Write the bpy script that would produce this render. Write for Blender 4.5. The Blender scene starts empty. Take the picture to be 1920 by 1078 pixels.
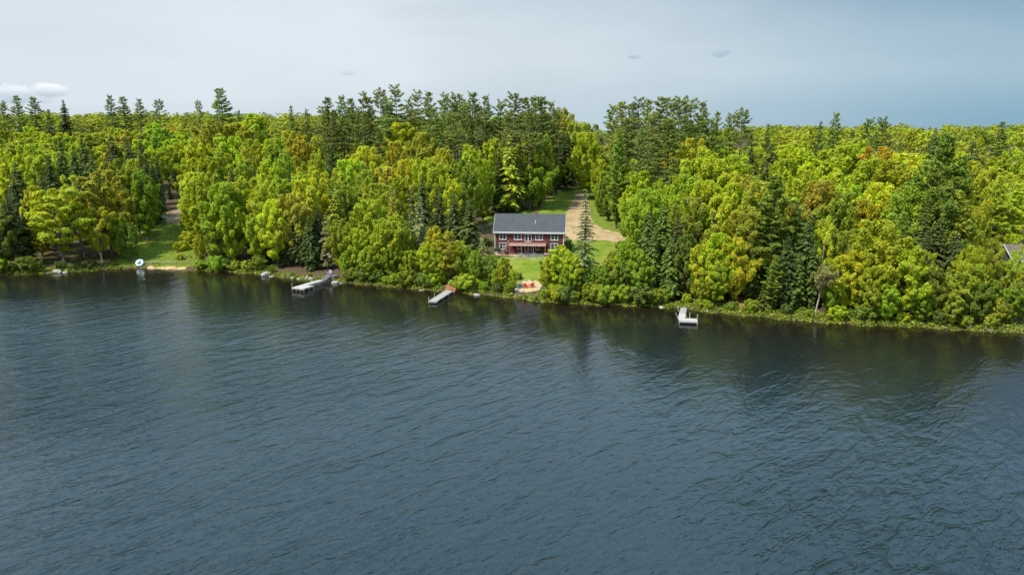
import bpy, math, random
import numpy as np
from mathutils import Vector, Matrix

random.seed(7)
RNG = np.random.default_rng(11)
scene = bpy.context.scene
COL = scene.collection
R = math.radians

# ------------------------------------------------------------------ camera
CAM_H = 31.0
F = 1321.0                      # focal length in photo pixels (1920 wide)
PITCH = math.atan(304.0 / F)    # horizon at photo row 235
cam_d = bpy.data.cameras.new('camera')
cam_d.sensor_width = 36.0
cam_d.lens = 36.0 * F / 1920.0
cam_d.clip_start = 0.5
cam_d.clip_end = 9000
cam = bpy.data.objects.new('camera', cam_d)
COL.objects.link(cam)
cam.location = (0, 0, CAM_H)
cam.rotation_euler = (math.pi / 2 - PITCH, 0, 0)
scene.camera = cam

# ------------------------------------------------------------------ sun and sky
SUN_AZ = R(-124)                # from +Y (view direction), negative = to the left
SUN_EL = R(55)
sun_dir = Vector((math.sin(SUN_AZ) * math.cos(SUN_EL), math.cos(SUN_AZ) * math.cos(SUN_EL), math.sin(SUN_EL)))
sl = bpy.data.lights.new('sun', 'SUN')
sl.energy = 4.0
sl.angle = R(8)
sl.color = (1.0, 0.945, 0.84)
so = bpy.data.objects.new('sun', sl)
COL.objects.link(so)
so.rotation_euler = (-sun_dir).to_track_quat('-Z', 'Y').to_euler()
so.location = (-60, 0, 120)

world = bpy.data.worlds.new('World')
scene.world = world
world.use_nodes = True
wn, wl = world.node_tree.nodes, world.node_tree.links
wn.clear()


def wnode(t, **kw):
    n = wn.new(t)
    for k, v in kw.items():
        setattr(n, k, v)
    return n


sky = wnode('ShaderNodeTexSky', sky_type='NISHITA')
sky.sun_disc = False
sky.sun_elevation = SUN_EL
sky.sun_rotation = SUN_AZ % (2 * math.pi)
sky.altitude = 200
sky.air_density = 1.0
sky.dust_density = 0.3
sky.ozone_density = 1.6
tc = wnode('ShaderNodeTexCoord')


def wmath(op, a, b=None, clamp=False):
    n = wn.new('ShaderNodeMath')
    n.operation = op
    n.use_clamp = clamp
    for i, v in enumerate((a, b)):
        if v is None:
            continue
        if isinstance(v, (int, float)):
            n.inputs[i].default_value = v
        else:
            wl.new(v, n.inputs[i])
    return n.outputs[0]


def wdot(vec):
    n = wn.new('ShaderNodeVectorMath')
    n.operation = 'DOT_PRODUCT'
    wl.new(tc.outputs['Generated'], n.inputs[0])
    n.inputs[1].default_value = vec
    return n.outputs['Value']


def wramp(src, stops):
    n = wn.new('ShaderNodeValToRGB')
    el = n.color_ramp.elements
    while len(el) < len(stops):
        el.new(0.5)
    for e, (p, v) in zip(el, stops):
        e.position = p
        e.color = (v, v, v, 1) if not isinstance(v, tuple) else v
    n.color_ramp.interpolation = 'EASE'
    wl.new(src, n.inputs[0])
    return n.outputs[0]


# thin high veil of cloud, thicker towards the sun and overhead
d_sun = wdot((math.sin(SUN_AZ), math.cos(SUN_AZ), 0.0))
d_up = wdot((0, 0, 1))
mp = wnode('ShaderNodeMapping')
wl.new(tc.outputs['Generated'], mp.inputs['Vector'])
mp.inputs['Scale'].default_value = (1.3, 1.3, 5.0)
nz = wnode('ShaderNodeTexNoise')
wl.new(mp.outputs[0], nz.inputs['Vector'])
nz.inputs['Scale'].default_value = 1.6
nz.inputs['Detail'].default_value = 5
nz.inputs['Roughness'].default_value = 0.55
veil_az = wramp(wmath('ADD', wmath('MULTIPLY', d_sun, 0.5), 0.5), [(0.0, 0.0), (0.20, 0.66), (0.36, 0.90), (0.7, 0.97)])
veil_n = wmath('MULTIPLY', wmath('SUBTRACT', nz.outputs['Fac'], 0.5), 0.30)
high = wramp(d_up, [(0.20, 0.0), (0.55, 1.0)])
band = wramp(d_up, [(0.0, 0.0), (0.07, 0.22), (0.09, 0.22), (0.2, 0.0)])
veil = wmath('ADD', wmath('ADD', wmath('ADD', veil_az, veil_n), high), band, clamp=True)
tint = wnode('ShaderNodeVectorMath', operation='MULTIPLY')
wl.new(sky.outputs[0], tint.inputs[0])
tint.inputs[1].default_value = (0.044 * 0.38, 0.044 * 0.62, 0.044 * 0.74)
mixv = wnode('ShaderNodeMix', data_type='RGBA')
wl.new(veil, mixv.inputs[0])
low = wramp(d_up, [(0.03, 0.95), (0.17, 0.35), (0.4, 0.0)])
hz = wnode('ShaderNodeMix', data_type='RGBA')
wl.new(low, hz.inputs[0])
wl.new(tint.outputs[0], hz.inputs[6])
hz.inputs[7].default_value = (0.130, 0.225, 0.294, 1)      # bluish haze low over the horizon
wl.new(hz.outputs[2], mixv.inputs[6])
vcol = wnode('ShaderNodeMix', data_type='RGBA')
wl.new(high, vcol.inputs[0])
vcol.inputs[6].default_value = (0.362, 0.404, 0.436, 1)
vcol.inputs[7].default_value = (0.42, 0.66, 0.84, 1)
streak = wnode('ShaderNodeMapRange')
streak.inputs['From Min'].default_value = 0.3
streak.inputs['From Max'].default_value = 0.7
streak.inputs['To Min'].default_value = 0.95
streak.inputs['To Max'].default_value = 1.08
wl.new(nz.outputs['Fac'], streak.inputs['Value'])
vsc = wnode('ShaderNodeVectorMath', operation='SCALE')
wl.new(vcol.outputs[2], vsc.inputs[0])
wl.new(streak.outputs[0], vsc.inputs['Scale'])
wl.new(vsc.outputs[0], mixv.inputs[7])
last = mixv.outputs[2]


def sky_dir(px, py):
    u, v = (px - 960) / F, (539 - py) / F
    d = Vector((u, math.cos(PITCH) + v * math.sin(PITCH), -math.sin(PITCH) + v * math.cos(PITCH)))
    return d.normalized()


def cloud(px, py, wx, wz, strength, colour, seed):
    """small cumulus scrap far off in one direction of the sky"""
    global last
    d = sky_dir(px, py)
    side = Vector((d.y, -d.x, 0)).normalized()
    up = side.cross(d).normalized()
    m2 = wnode('ShaderNodeMapping')
    wl.new(tc.outputs['Generated'], m2.inputs['Vector'])
    m2.inputs['Location'].default_value = (seed, 0, 0)
    n2 = wnode('ShaderNodeTexNoise')
    wl.new(m2.outputs[0], n2.inputs['Vector'])
    n2.inputs['Scale'].default_value = 38
    n2.inputs['Detail'].default_value = 4
    a = wmath('DIVIDE', wdot(tuple(side)), wx / F)
    b = wmath('DIVIDE', wdot(tuple(up)), wz / F)
    r2 = wmath('ADD', wmath('MULTIPLY', a, a), wmath('MULTIPLY', b, b))
    front = wmath('GREATER_THAN', wdot(tuple(d)), 0.5)
    e = wmath('SUBTRACT', 1.0, wmath('ADD', r2, wmath('MULTIPLY', wmath('SUBTRACT', n2.outputs['Fac'], 0.5), 4.0)))
    msk = wmath('MULTIPLY', wmath('MULTIPLY', wmath('MULTIPLY', e, 1.6, clamp=True), front), strength)
    # lit top, greyer base
    tone = wmath('ADD', wmath('MULTIPLY', b, 0.9), 0.35, clamp=True)
    cm = wnode('ShaderNodeMix', data_type='RGBA')
    wl.new(tone, cm.inputs[0])
    cm.inputs[6].default_value = (colour[0] * 0.5, colour[1] * 0.56, colour[2] * 0.62, 1)
    cm.inputs[7].default_value = (*colour, 1)
    mx = wnode('ShaderNodeMix', data_type='RGBA')
    wl.new(msk, mx.inputs[0])
    wl.new(last, mx.inputs[6])
    wl.new(cm.outputs[2], mx.inputs[7])
    last = mx.outputs[2]


cloud(82, 171, 40, 14, 0.85, (0.55, 0.575, 0.595), 1.0)
cloud(14, 173, 40, 14, 0.8, (0.55, 0.575, 0.595), 4.0)
cloud(30, 188, 60, 8, 0.35, (0.34, 0.42, 0.48), 7.0)
cloud(1186, 107, 17, 5, 0.35, (0.26, 0.33, 0.40), 9.0)
cloud(1350, 100, 18, 7, 0.35, (0.24, 0.32, 0.40), 13.0)
cloud(650, 137, 15, 5, 0.25, (0.34, 0.39, 0.43), 17.0)
bg = wnode('ShaderNodeBackground')
bg.inputs['Strength'].default_value = 1.0
wl.new(last, bg.inputs['Color'])
wo = wnode('ShaderNodeOutputWorld')
wl.new(bg.outputs[0], wo.inputs[0])

scene.view_settings.view_transform = 'Standard'
scene.view_settings.look = 'None'
scene.view_settings.gamma = 1.0
scene.view_settings.exposure = 0.95
scene.render.engine = 'CYCLES'
scene.cycles.max_bounces = 6
scene.cycles.diffuse_bounces = 3
scene.cycles.glossy_bounces = 3
scene.cycles.transmission_bounces = 4
scene.cycles.transparent_max_bounces = 8
scene.cycles.use_denoising = True
scene.cycles.use_adaptive_sampling = True
scene.cycles.adaptive_threshold = 0.02

# ------------------------------------------------------------------ geometry of the view (used only to find where things stand)
CP, SP = math.cos(PITCH), math.sin(PITCH)


def ray(px, py):
    u, v = (px - 960) / F, (539 - py) / F
    return np.array([u, CP + v * SP, -SP + v * CP])


def project(x, y, z):
    dz = z - CAM_H
    dep = y * CP - dz * SP
    up = y * SP + dz * CP
    return 960 + F * x / dep, 539 - F * up / dep


def on_level(px, py, z=0.0):
    d = ray(px, py)
    t = (z - CAM_H) / d[2]
    return d[0] * t, d[1] * t


SHORE_PX = [(0, 516), (60, 514), (110, 512), (180, 507), (250, 503), (330, 505), (352, 508), (420, 510), (480, 514), (530, 521), (560, 525), (610, 528), (650, 531),
            (700, 536), (760, 541), (815, 546), (850, 548), (900, 553), (940, 557), (975, 562), (1010, 566), (1080, 571), (1140, 573), (1190, 575), (1240, 576), (1270, 578),
            (1300, 582), (1330, 586), (1380, 591), (1420, 594), (1480, 600), (1540, 605), (1620, 611), (1700, 613), (1800, 620), (1860, 623), (1920, 624)]
_sh = np.array([on_level(*p) for p in SHORE_PX])
SX, SY = _sh[:, 0], _sh[:, 1]


def shore_y(x):
    x = np.asarray(x, float)
    y = np.interp(x, SX, SY)
    y = np.where(x < SX[0], SY[0] + (SX[0] - x) * 0.06, y)
    y = np.where(x > SX[-1], SY[-1] - (x - SX[-1]) * 0.22, y)
    return y + 0.35 * np.sin(x * 1.1) + 0.25 * np.sin(x * 2.7 + 1.0) + 0.15 * np.sin(x * 5.3)


HOUSE = (3.75, 153.0, 3.4)      # middle of the front wall at ground
HW, HD = 7.55, 8.6


def vnoise(x, y, s):
    return (np.sin(x * s * 1.0 + 1.3) * np.cos(y * s * 1.17 + 0.4) + 0.5 * np.sin(x * s * 2.3 + y * s * 1.1 + 2.0) + 0.4 * np.cos(y * s * 2.9 - x * s * 0.7)) / 1.9


def smooth(a, b, v):
    t = np.clip((v - a) / (b - a), 0, 1)
    return t * t * (3 - 2 * t)


def ground_z(x, y):
    x = np.asarray(x, float)
    y = np.asarray(y, float)
    s = y - shore_y(x)
    base = np.interp(s, [-80, -4, 0, 0.8, 3, 29, 42, 106, 200, 300, 450, 640, 1300, 3000], [-7, -0.9, -0.03, 0.35, 0.75, 3.35, 4.0, 9.0, 16.5, 21.5, 24.5, 23, 0, -40])
    r = x / np.maximum(y, 40)
    fac = np.interp(r, [-0.8, -0.42, -0.2, 0.0, 0.2, 0.45, 0.8], [1.3, 1.3, 1.1, 1.0, 0.96, 0.74, 0.70])
    fac = 1 + (fac - 1) * smooth(3, 40, s) * np.where(fac > 1, 1 - 0.85 * smooth(90, 220, s), 1)
    z = base * fac + vnoise(x, y, 0.11) * 0.22 * smooth(2, 15, s) + vnoise(x, y, 0.025) * 1.2 * smooth(50, 140, s)
    # level ground round the house
    dx = np.maximum(np.abs(x - HOUSE[0]) - HW - 1.0, 0)
    dy = np.maximum(np.abs(y - (HOUSE[1] + 1.4)) - HD * 0.5 - 3.6, 0)
    k = 1 - smooth(0, 5.0, np.hypot(dx, dy))
    return z * (1 - k) + (HOUSE[2] - 0.02) * k


def gz(x, y):
    return float(ground_z(x, y))


def on_ground(px, py):
    d = ray(px, py)
    t = np.linspace(60, 900, 4200)
    x, y, z = d[0] * t, d[1] * t, CAM_H + d[2] * t
    below = z < np.maximum(ground_z(x, y), 0)
    i = int(np.argmax(below)) if below.any() else len(t) - 1
    return float(x[i]), float(y[i])


# ------------------------------------------------------------------ helpers
def tag(o, label=None, cat=None, group=None, kind=None):
    if label:
        o['label'] = label
    if cat:
        o['category'] = cat
    if group:
        o['group'] = group
    if kind:
        o['kind'] = kind
    return o


def link(o, parent=None):
    COL.objects.link(o)
    if parent is not None:
        o.parent = parent
    return o


def empty(name, loc=(0, 0, 0), rz=0.0):
    o = bpy.data.objects.new(name, None)
    o.empty_display_size = 0.5
    o.location = loc
    o.rotation_euler = (0, 0, rz)
    return link(o)


def mesh_np(name, v, f, mat=None, face_attr=None, smooth_shade=False, point_attr=None):
    """v (n,3), f (m,k) all faces the same size"""
    v = np.asarray(v, np.float32)
    f = np.asarray(f, np.int32)
    me = bpy.data.meshes.new(name)
    m, k = f.shape
    me.vertices.add(len(v))
    me.vertices.foreach_set('co', v.ravel())
    me.loops.add(m * k)
    me.loops.foreach_set('vertex_index', f.ravel())
    me.polygons.add(m)
    me.polygons.foreach_set('loop_start', np.arange(0, m * k, k, dtype=np.int32))
    me.polygons.foreach_set('use_smooth', np.full(m, smooth_shade, dtype=bool))
    if face_attr:
        for nm, val in face_attr.items():
            val = np.asarray(val, np.float32)
            if val.ndim == 1:
                a = me.attributes.new(nm, 'FLOAT', 'FACE')
                a.data.foreach_set('value', val)
            else:
                a = me.attributes.new(nm, 'FLOAT_COLOR', 'FACE')
                a.data.foreach_set('color', np.c_[val, np.ones(len(val))].astype(np.float32).ravel())
    if point_attr:
        for nm, val in point_attr.items():
            a = me.attributes.new(nm, 'FLOAT', 'POINT')
            a.data.foreach_set('value', np.asarray(val, np.float32))
    me.update(calc_edges=True)
    if mat:
        me.materials.append(mat)
    return me


class MB:
    """collects boxes, bars, tubes, prisms into one mesh"""

    def __init__(self):
        self.v, self.f = [], []

    def add(self, vs, fs):
        o = len(self.v)
        self.v += [tuple(p) for p in vs]
        self.f += [tuple(i + o for i in t) for t in fs]
        return self

    def box(self, x0, x1, y0, y1, z0, z1):
        vs = [(x, y, z) for z in (z0, z1) for y in (y0, y1) for x in (x0, x1)]
        return self.add(vs, [(0, 2, 3, 1), (4, 5, 7, 6), (0, 1, 5, 4), (2, 6, 7, 3), (0, 4, 6, 2), (1, 3, 7, 5)])

    def tube(self, pts, rad, n=6, cap=True):
        pts = [Vector(p) for p in pts]
        rad = rad if isinstance(rad, (list, tuple)) else [rad] * len(pts)
        vs, fs = [], []
        for i, p in enumerate(pts):
            d = (pts[min(i + 1, len(pts) - 1)] - pts[max(i - 1, 0)]).normalized()
            a = d.orthogonal().normalized() if abs(d.z) < 0.99 else Vector((1, 0, 0))
            b = d.cross(a)
            for k in range(n):
                t = 2 * math.pi * k / n
                vs.append(p + (a * math.cos(t) + b * math.sin(t)) * rad[i])
        for i in range(len(pts) - 1):
            for k in range(n):
                fs.append((i * n + k, i * n + (k + 1) % n, (i + 1) * n + (k + 1) % n, (i + 1) * n + k))
        if cap:
            fs.append(tuple(reversed(range(n))))
            fs.append(tuple((len(pts) - 1) * n + k for k in range(n)))
        return self.add(vs, fs)

    def bar(self, p, q, w, h):
        """beam of section w x h from p to q"""
        p, q = Vector(p), Vector(q)
        d = (q - p).normalized()
        s = d.cross(Vector((0, 0, 1)))
        s = s.normalized() if s.length > 1e-4 else Vector((1, 0, 0))
        u = s.cross(d).normalized()
        vs = []
        for c in (p, q):
            for a, b in ((-1, -1), (1, -1), (1, 1), (-1, 1)):
                vs.append(c + s * a * w / 2 + u * b * h / 2)
        return self.add(vs, [(0, 1, 2, 3), (7, 6, 5, 4), (0, 4, 5, 1), (1, 5, 6, 2), (2, 6, 7, 3), (3, 7, 4, 0)])

    def prism(self, poly, axis, a, b):
        """poly of 2-D points extruded along axis 'x','y','z' from a to b"""
        def mk(p, t):
            return {'x': (t, p[0], p[1]), 'y': (p[0], t, p[1]), 'z': (p[0], p[1], t)}[axis]
        n = len(poly)
        vs = [mk(p, a) for p in poly] + [mk(p, b) for p in poly]
        fs = [tuple(range(n)), tuple(reversed(range(n, 2 * n)))] + [(i, i + n, (i + 1) % n + n, (i + 1) % n) for i in range(n)]
        return self.add(vs, fs)

    def mesh(self, name, mat):
        me = bpy.data.meshes.new(name)
        me.from_pydata(self.v, [], self.f)
        me.materials.append(mat)
        me.validate()
        import bmesh as _b
        bm = _b.new()
        bm.from_mesh(me)
        _b.ops.recalc_face_normals(bm, faces=bm.faces)
        bm.to_mesh(me)
        bm.free()
        return me

    def build(self, name, mat, parent=None):
        return link(bpy.data.objects.new(name, self.mesh(name, mat)), parent)


# ------------------------------------------------------------------ materials
def new_mat(name):
    m = bpy.data.materials.new(name)
    m.use_nodes = True
    nt = m.node_tree
    b = nt.nodes['Principled BSDF']
    return m, nt, b


def mnoise(nt, scale, detail=4, rough=0.6, coord='Object', mscale=None):
    t = nt.nodes.new('ShaderNodeTexCoord')
    n = nt.nodes.new('ShaderNodeTexNoise')
    n.inputs['Scale'].default_value = scale
    n.inputs['Detail'].default_value = detail
    n.inputs['Roughness'].default_value = rough
    src = t.outputs[coord]
    if mscale:
        mm = nt.nodes.new('ShaderNodeMapping')
        mm.inputs['Scale'].default_value = mscale
        nt.links.new(src, mm.inputs['Vector'])
        src = mm.outputs[0]
    nt.links.new(src, n.inputs['Vector'])
    return n.outputs['Fac']


def mramp(nt, src, stops):
    n = nt.nodes.new('ShaderNodeValToRGB')
    el = n.color_ramp.elements
    while len(el) < len(stops):
        el.new(0.5)
    for e, (p, c) in zip(el, stops):
        e.position = p
        e.color = (*c, 1)
    nt.links.new(src, n.inputs[0])
    return n.outputs[0]


def mbump(nt, b, src, dist, strength=1.0):
    n = nt.nodes.new('ShaderNodeBump')
    n.inputs['Distance'].default_value = dist
    n.inputs['Strength'].default_value = strength
    nt.links.new(src, n.inputs['Height'])
    nt.links.new(n.outputs[0], b.inputs['Normal'])
    return n


def mmix(nt, fac, a, b, blend='MIX'):
    n = nt.nodes.new('ShaderNodeMix')
    n.data_type = 'RGBA'
    n.blend_type = blend
    for sock, v in ((0, fac), (6, a), (7, b)):
        if isinstance(v, (int, float)):
            n.inputs[sock].default_value = v
        elif isinstance(v, tuple):
            n.inputs[sock].default_value = (*v, 1)
        else:
            nt.links.new(v, n.inputs[sock])
    return n.outputs[2]


def noisy(name, c1, c2, scale, rough=0.8, bump=0.0, bscale=None, spec=0.3, mscale=None, metal=0.0):
    m, nt, b = new_mat(name)
    f = mnoise(nt, scale, 5, 0.65, mscale=mscale)
    nt.links.new(mramp(nt, f, [(0.3, c1), (0.7, c2)]), b.inputs['Base Color'])
    b.inputs['Roughness'].default_value = rough
    b.inputs['Specular IOR Level'].default_value = spec
    b.inputs['Metallic'].default_value = metal
    if bump:
        mbump(nt, b, mnoise(nt, bscale or scale * 3, 4), bump)
    return m


def leaf_mat(name, trans, hue_warm, rough=0.55, spec=0.25):
    m, nt, b = new_mat(name)
    oi = nt.nodes.new('ShaderNodeObjectInfo')
    at = nt.nodes.new('ShaderNodeAttribute')
    at.attribute_name = 'tint'
    # leaf-to-leaf variation in value, sprig-to-sprig variation in hue
    val = nt.nodes.new('ShaderNodeMapRange')
    val.inputs['To Min'].default_value = 0.72
    val.inputs['To Max'].default_value = 1.28
    nt.links.new(at.outputs['Fac'], val.inputs['Value'])
    sc = nt.nodes.new('ShaderNodeVectorMath')
    sc.operation = 'SCALE'
    nt.links.new(oi.outputs['Color'], sc.inputs[0])
    nt.links.new(val.outputs[0], sc.inputs['Scale'])
    n = mnoise(nt, 0.42, 4, 0.6)
    drift = mramp(nt, n, [(0.30, (0.80, 0.98, 1.1)), (0.5, (1, 1, 1)), (0.70, (1 + hue_warm * 5, 1.02, 0.92))])
    hsv = nt.nodes.new('ShaderNodeVectorMath')
    hsv.operation = 'MULTIPLY'
    nt.links.new(drift, hsv.inputs[0])
    nt.links.new(sc.outputs[0], hsv.inputs[1])
    nt.links.new(hsv.outputs[0], b.inputs['Base Color'])
    b.inputs['Roughness'].default_value = rough
    b.inputs['Specular IOR Level'].default_value = spec
    tr = nt.nodes.new('ShaderNodeBsdfTranslucent')
    g = nt.nodes.new('ShaderNodeVectorMath')
    g.operation = 'MULTIPLY'
    g.inputs[1].default_value = (1.35, 1.3, 0.6)
    nt.links.new(hsv.outputs[0], g.inputs[0])
    nt.links.new(g.outputs[0], tr.inputs['Color'])
    mx = nt.nodes.new('ShaderNodeMixShader')
    mx.inputs[0].default_value = trans
    nt.links.new(b.outputs[0], mx.inputs[1])
    nt.links.new(tr.outputs[0], mx.inputs[2])
    nt.links.new(mx.outputs[0], nt.nodes['Material Output'].inputs[0])
    return m


M = {}
M['leaf'] = leaf_mat('spring_leaves', 0.46, 0.022)
M['needle'] = leaf_mat('conifer_needles', 0.30, 0.012, 0.6, 0.2)
# stuff: colour comes from a per-face colour
m, nt, b = new_mat('mixed_foliage')
at = nt.nodes.new('ShaderNodeAttribute')
at.attribute_name = 'leafcol'
nt.links.new(at.outputs['Color'], b.inputs['Base Color'])
b.inputs['Roughness'].default_value = 0.6
b.inputs['Specular IOR Level'].default_value = 0.2
tr = nt.nodes.new('ShaderNodeBsdfTranslucent')
nt.links.new(at.outputs['Color'], tr.inputs['Color'])
mx = nt.nodes.new('ShaderNodeMixShader')
mx.inputs[0].default_value = 0.38
nt.links.new(b.outputs[0], mx.inputs[1])
nt.links.new(tr.outputs[0], mx.inputs[2])
nt.links.new(mx.outputs[0], nt.nodes['Material Output'].inputs[0])
M['mixed'] = m
# bark: object colour with streaks
m, nt, b = new_mat('bark')
oi = nt.nodes.new('ShaderNodeObjectInfo')
f = mnoise(nt, 3.0, 5, 0.7, mscale=(2.5, 2.5, 0.5))
nt.links.new(mmix(nt, 1.0, oi.outputs['Color'], mramp(nt, f, [(0.25, (0.45, 0.45, 0.45)), (0.7, (1.25, 1.22, 1.18))]), 'MULTIPLY'), b.inputs['Base Color'])
b.inputs['Roughness'].default_value = 0.9
b.inputs['Specular IOR Level'].default_value = 0.15
mbump(nt, b, mnoise(nt, 9, 3, mscale=(2, 2, 0.4)), 0.03)
M['bark'] = m

# ------------------------------------------------------------------ the ground
def axis(core0, core1, step, lo, hi, grow=1.16):
    a = list(np.arange(core0, core1 + step * 0.5, step))
    s, p = step, core1
    while p < hi:
        s *= grow
        p += s
        a.append(p)
    s, p = step, core0
    b = []
    while p > lo:
        s *= grow
        p -= s
        b.append(p)
    return np.array(b[::-1] + a)


gx = axis(-100, 100, 0.8, -3500, 3500)
gy = axis(88, 215, 0.8, 70, 5000, 1.12)
GX, GY = np.meshgrid(gx, gy)
GZ = ground_z(GX, GY)
nx, ny = len(gx), len(gy)
idx = np.arange(nx * ny).reshape(ny, nx)
quads = np.stack([idx[:-1, :-1], idx[:-1, 1:], idx[1:, 1:], idx[1:, :-1]], -1).reshape(-1, 4)
m, nt, b = new_mat('forest_floor')
f1 = mnoise(nt, 0.35, 6, 0.65)
f2 = mnoise(nt, 3.5, 5, 0.7)
c = mramp(nt, f2, [(0.25, (0.03, 0.02, 0.012)), (0.5, (0.075, 0.05, 0.03)), (0.8, (0.13, 0.09, 0.055))])
g = mramp(nt, f2, [(0.3, (0.03, 0.045, 0.01)), (0.7, (0.075, 0.10, 0.02))])
k = mramp(nt, f1, [(0.5, (0, 0, 0)), (0.66, (1, 1, 1))])
nt.links.new(mmix(nt, k, c, g), b.inputs['Base Color'])
b.inputs['Roughness'].default_value = 0.95
b.inputs['Specular IOR Level'].default_value = 0.1
mbump(nt, b, f2, 0.12)
ground = link(bpy.data.objects.new('ground', mesh_np('ground', np.stack([GX.ravel(), GY.ravel(), GZ.ravel()], 1), quads, m, smooth_shade=True)))
tag(ground, 'brown forest floor rising from the lake shore under the trees', 'ground', kind='structure')

# ------------------------------------------------------------------ the lake
wx_ = axis(-110, 110, 1.6, -4000, 4000, 1.2)
wy_ = axis(30, 165, 1.2, -3000, 420, 1.2)
WX, WY = np.meshgrid(wx_, wy_)
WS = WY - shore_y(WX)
shallow = np.clip(1 + WS / 45.0, 0, 1)  # brown of the shallows, spread wide to paint in darker tree reflections too
lee = smooth(-85, -8, WS)
nx, ny = len(wx_), len(wy_)
idx = np.arange(nx * ny).reshape(ny, nx)
quads = np.stack([idx[:-1, :-1], idx[:-1, 1:], idx[1:, 1:], idx[1:, :-1]], -1).reshape(-1, 4)
m, nt, b = new_mat('lake_water')
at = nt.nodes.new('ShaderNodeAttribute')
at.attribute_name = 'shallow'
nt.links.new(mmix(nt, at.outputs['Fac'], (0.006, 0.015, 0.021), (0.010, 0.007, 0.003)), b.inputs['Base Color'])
b.inputs['Roughness'].default_value = 0.08
b.inputs['IOR'].default_value = 1.45
b.inputs['Specular IOR Level'].default_value = 0.5
tcw = nt.nodes.new('ShaderNodeTexCoord')


def wave(rot, sx, sy, scale, detail, rough, dist, loc=0.0):
    m0 = nt.nodes.new('ShaderNodeMapping')
    m0.inputs['Rotation'].default_value = (0, 0, R(rot))
    nt.links.new(tcw.outputs['Object'], m0.inputs['Vector'])
    mm = nt.nodes.new('ShaderNodeMapping')
    mm.inputs['Scale'].default_value = (sx, sy, 1)
    mm.inputs['Location'].default_value = (loc, loc * 0.7, 0)
    nt.links.new(m0.outputs[0], mm.inputs['Vector'])
    n = nt.nodes.new('ShaderNodeTexNoise')
    n.noise_dimensions = '2D'
    n.inputs['Scale'].default_value = scale
    n.inputs['Detail'].default_value = detail
    n.inputs['Roughness'].default_value = rough
    n.inputs['Distortion'].default_value = dist
    nt.links.new(mm.outputs[0], n.inputs['Vector'])
    return n.outputs['Fac']


def nmath(op, a, b_):
    n = nt.nodes.new('ShaderNodeMath')
    n.operation = op
    for i, v in enumerate((a, b_)):
        if isinstance(v, (int, float)):
            n.inputs[i].default_value = v
        else:
            nt.links.new(v, n.inputs[i])
    return n.outputs[0]


w1 = wave(-48, 0.36, 1.0, 0.58, 3.0, 0.5, 0.5)           # wind waves
w2 = wave(-38, 0.45, 1.0, 1.7, 3.0, 0.55, 0.4, 31.0)     # chop
w3 = wave(-60, 0.6, 1.0, 5.5, 2.0, 0.5, 0.3, 57.0)       # ripples
gust = wave(-20, 0.6, 1.0, 0.022, 3.0, 0.55, 0.4, 11.0)
gk = nt.nodes.new('ShaderNodeMapRange')
gk.inputs['From Min'].default_value = 0.35
gk.inputs['From Max'].default_value = 0.65
gk.inputs['To Min'].default_value = 0.5
gk.inputs['To Max'].default_value = 1.3
nt.links.new(gust, gk.inputs['Value'])
h = nmath('ADD', nmath('ADD', nmath('MULTIPLY', w1, 0.56), nmath('MULTIPLY', w2, 0.22)), nmath('MULTIPLY', w3, 0.045))
at2 = nt.nodes.new('ShaderNodeAttribute')
at2.attribute_name = 'lee'
calm = nmath('SUBTRACT', 1.0, nmath('MULTIPLY', at2.outputs['Fac'], 0.86))
h = nmath('MULTIPLY', nmath('MULTIPLY', h, gk.outputs[0]), calm)
mbump(nt, b, h, 1.0)
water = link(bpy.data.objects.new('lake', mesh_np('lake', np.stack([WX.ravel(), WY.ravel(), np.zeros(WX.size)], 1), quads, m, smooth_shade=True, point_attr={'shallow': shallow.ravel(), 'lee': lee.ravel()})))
tag(water, 'dark rippled lake water filling the foreground below the wooded shore', 'lake', kind='structure')


# ------------------------------------------------------------------ sheets laid on the ground
def inside(poly, x, y):
    poly = np.asarray(poly)
    c = np.zeros(np.shape(x), bool)
    j = len(poly) - 1
    for i in range(len(poly)):
        xi, yi = poly[i]
        xj, yj = poly[j]
        hit = ((yi > y) != (yj > y)) & (x < (xj - xi) * (y - yi) / (yj - yi + 1e-12) + xi)
        c ^= hit
        j = i
    return c


def smooth_poly(pts, rough=0.25, seed=1):
    pts = np.asarray(pts, float)
    n = len(pts)
    out = []
    for i in range(n):     # Catmull-Rom
        p0, p1, p2, p3 = pts[i - 1], pts[i], pts[(i + 1) % n], pts[(i + 2) % n]
        k = max(3, int(np.hypot(*(p2 - p1)) / 0.6))
        for t in np.linspace(0, 1, k, endpoint=False):
            out.append(0.5 * (2 * p1 + (p2 - p0) * t + (2 * p0 - 5 * p1 + 4 * p2 - p3) * t * t + (3 * p1 - p0 - 3 * p2 + p3) * t ** 3))
    out = np.array(out)
    r = np.random.default_rng(seed)
    return out + r.normal(0, rough, out.shape)


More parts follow.
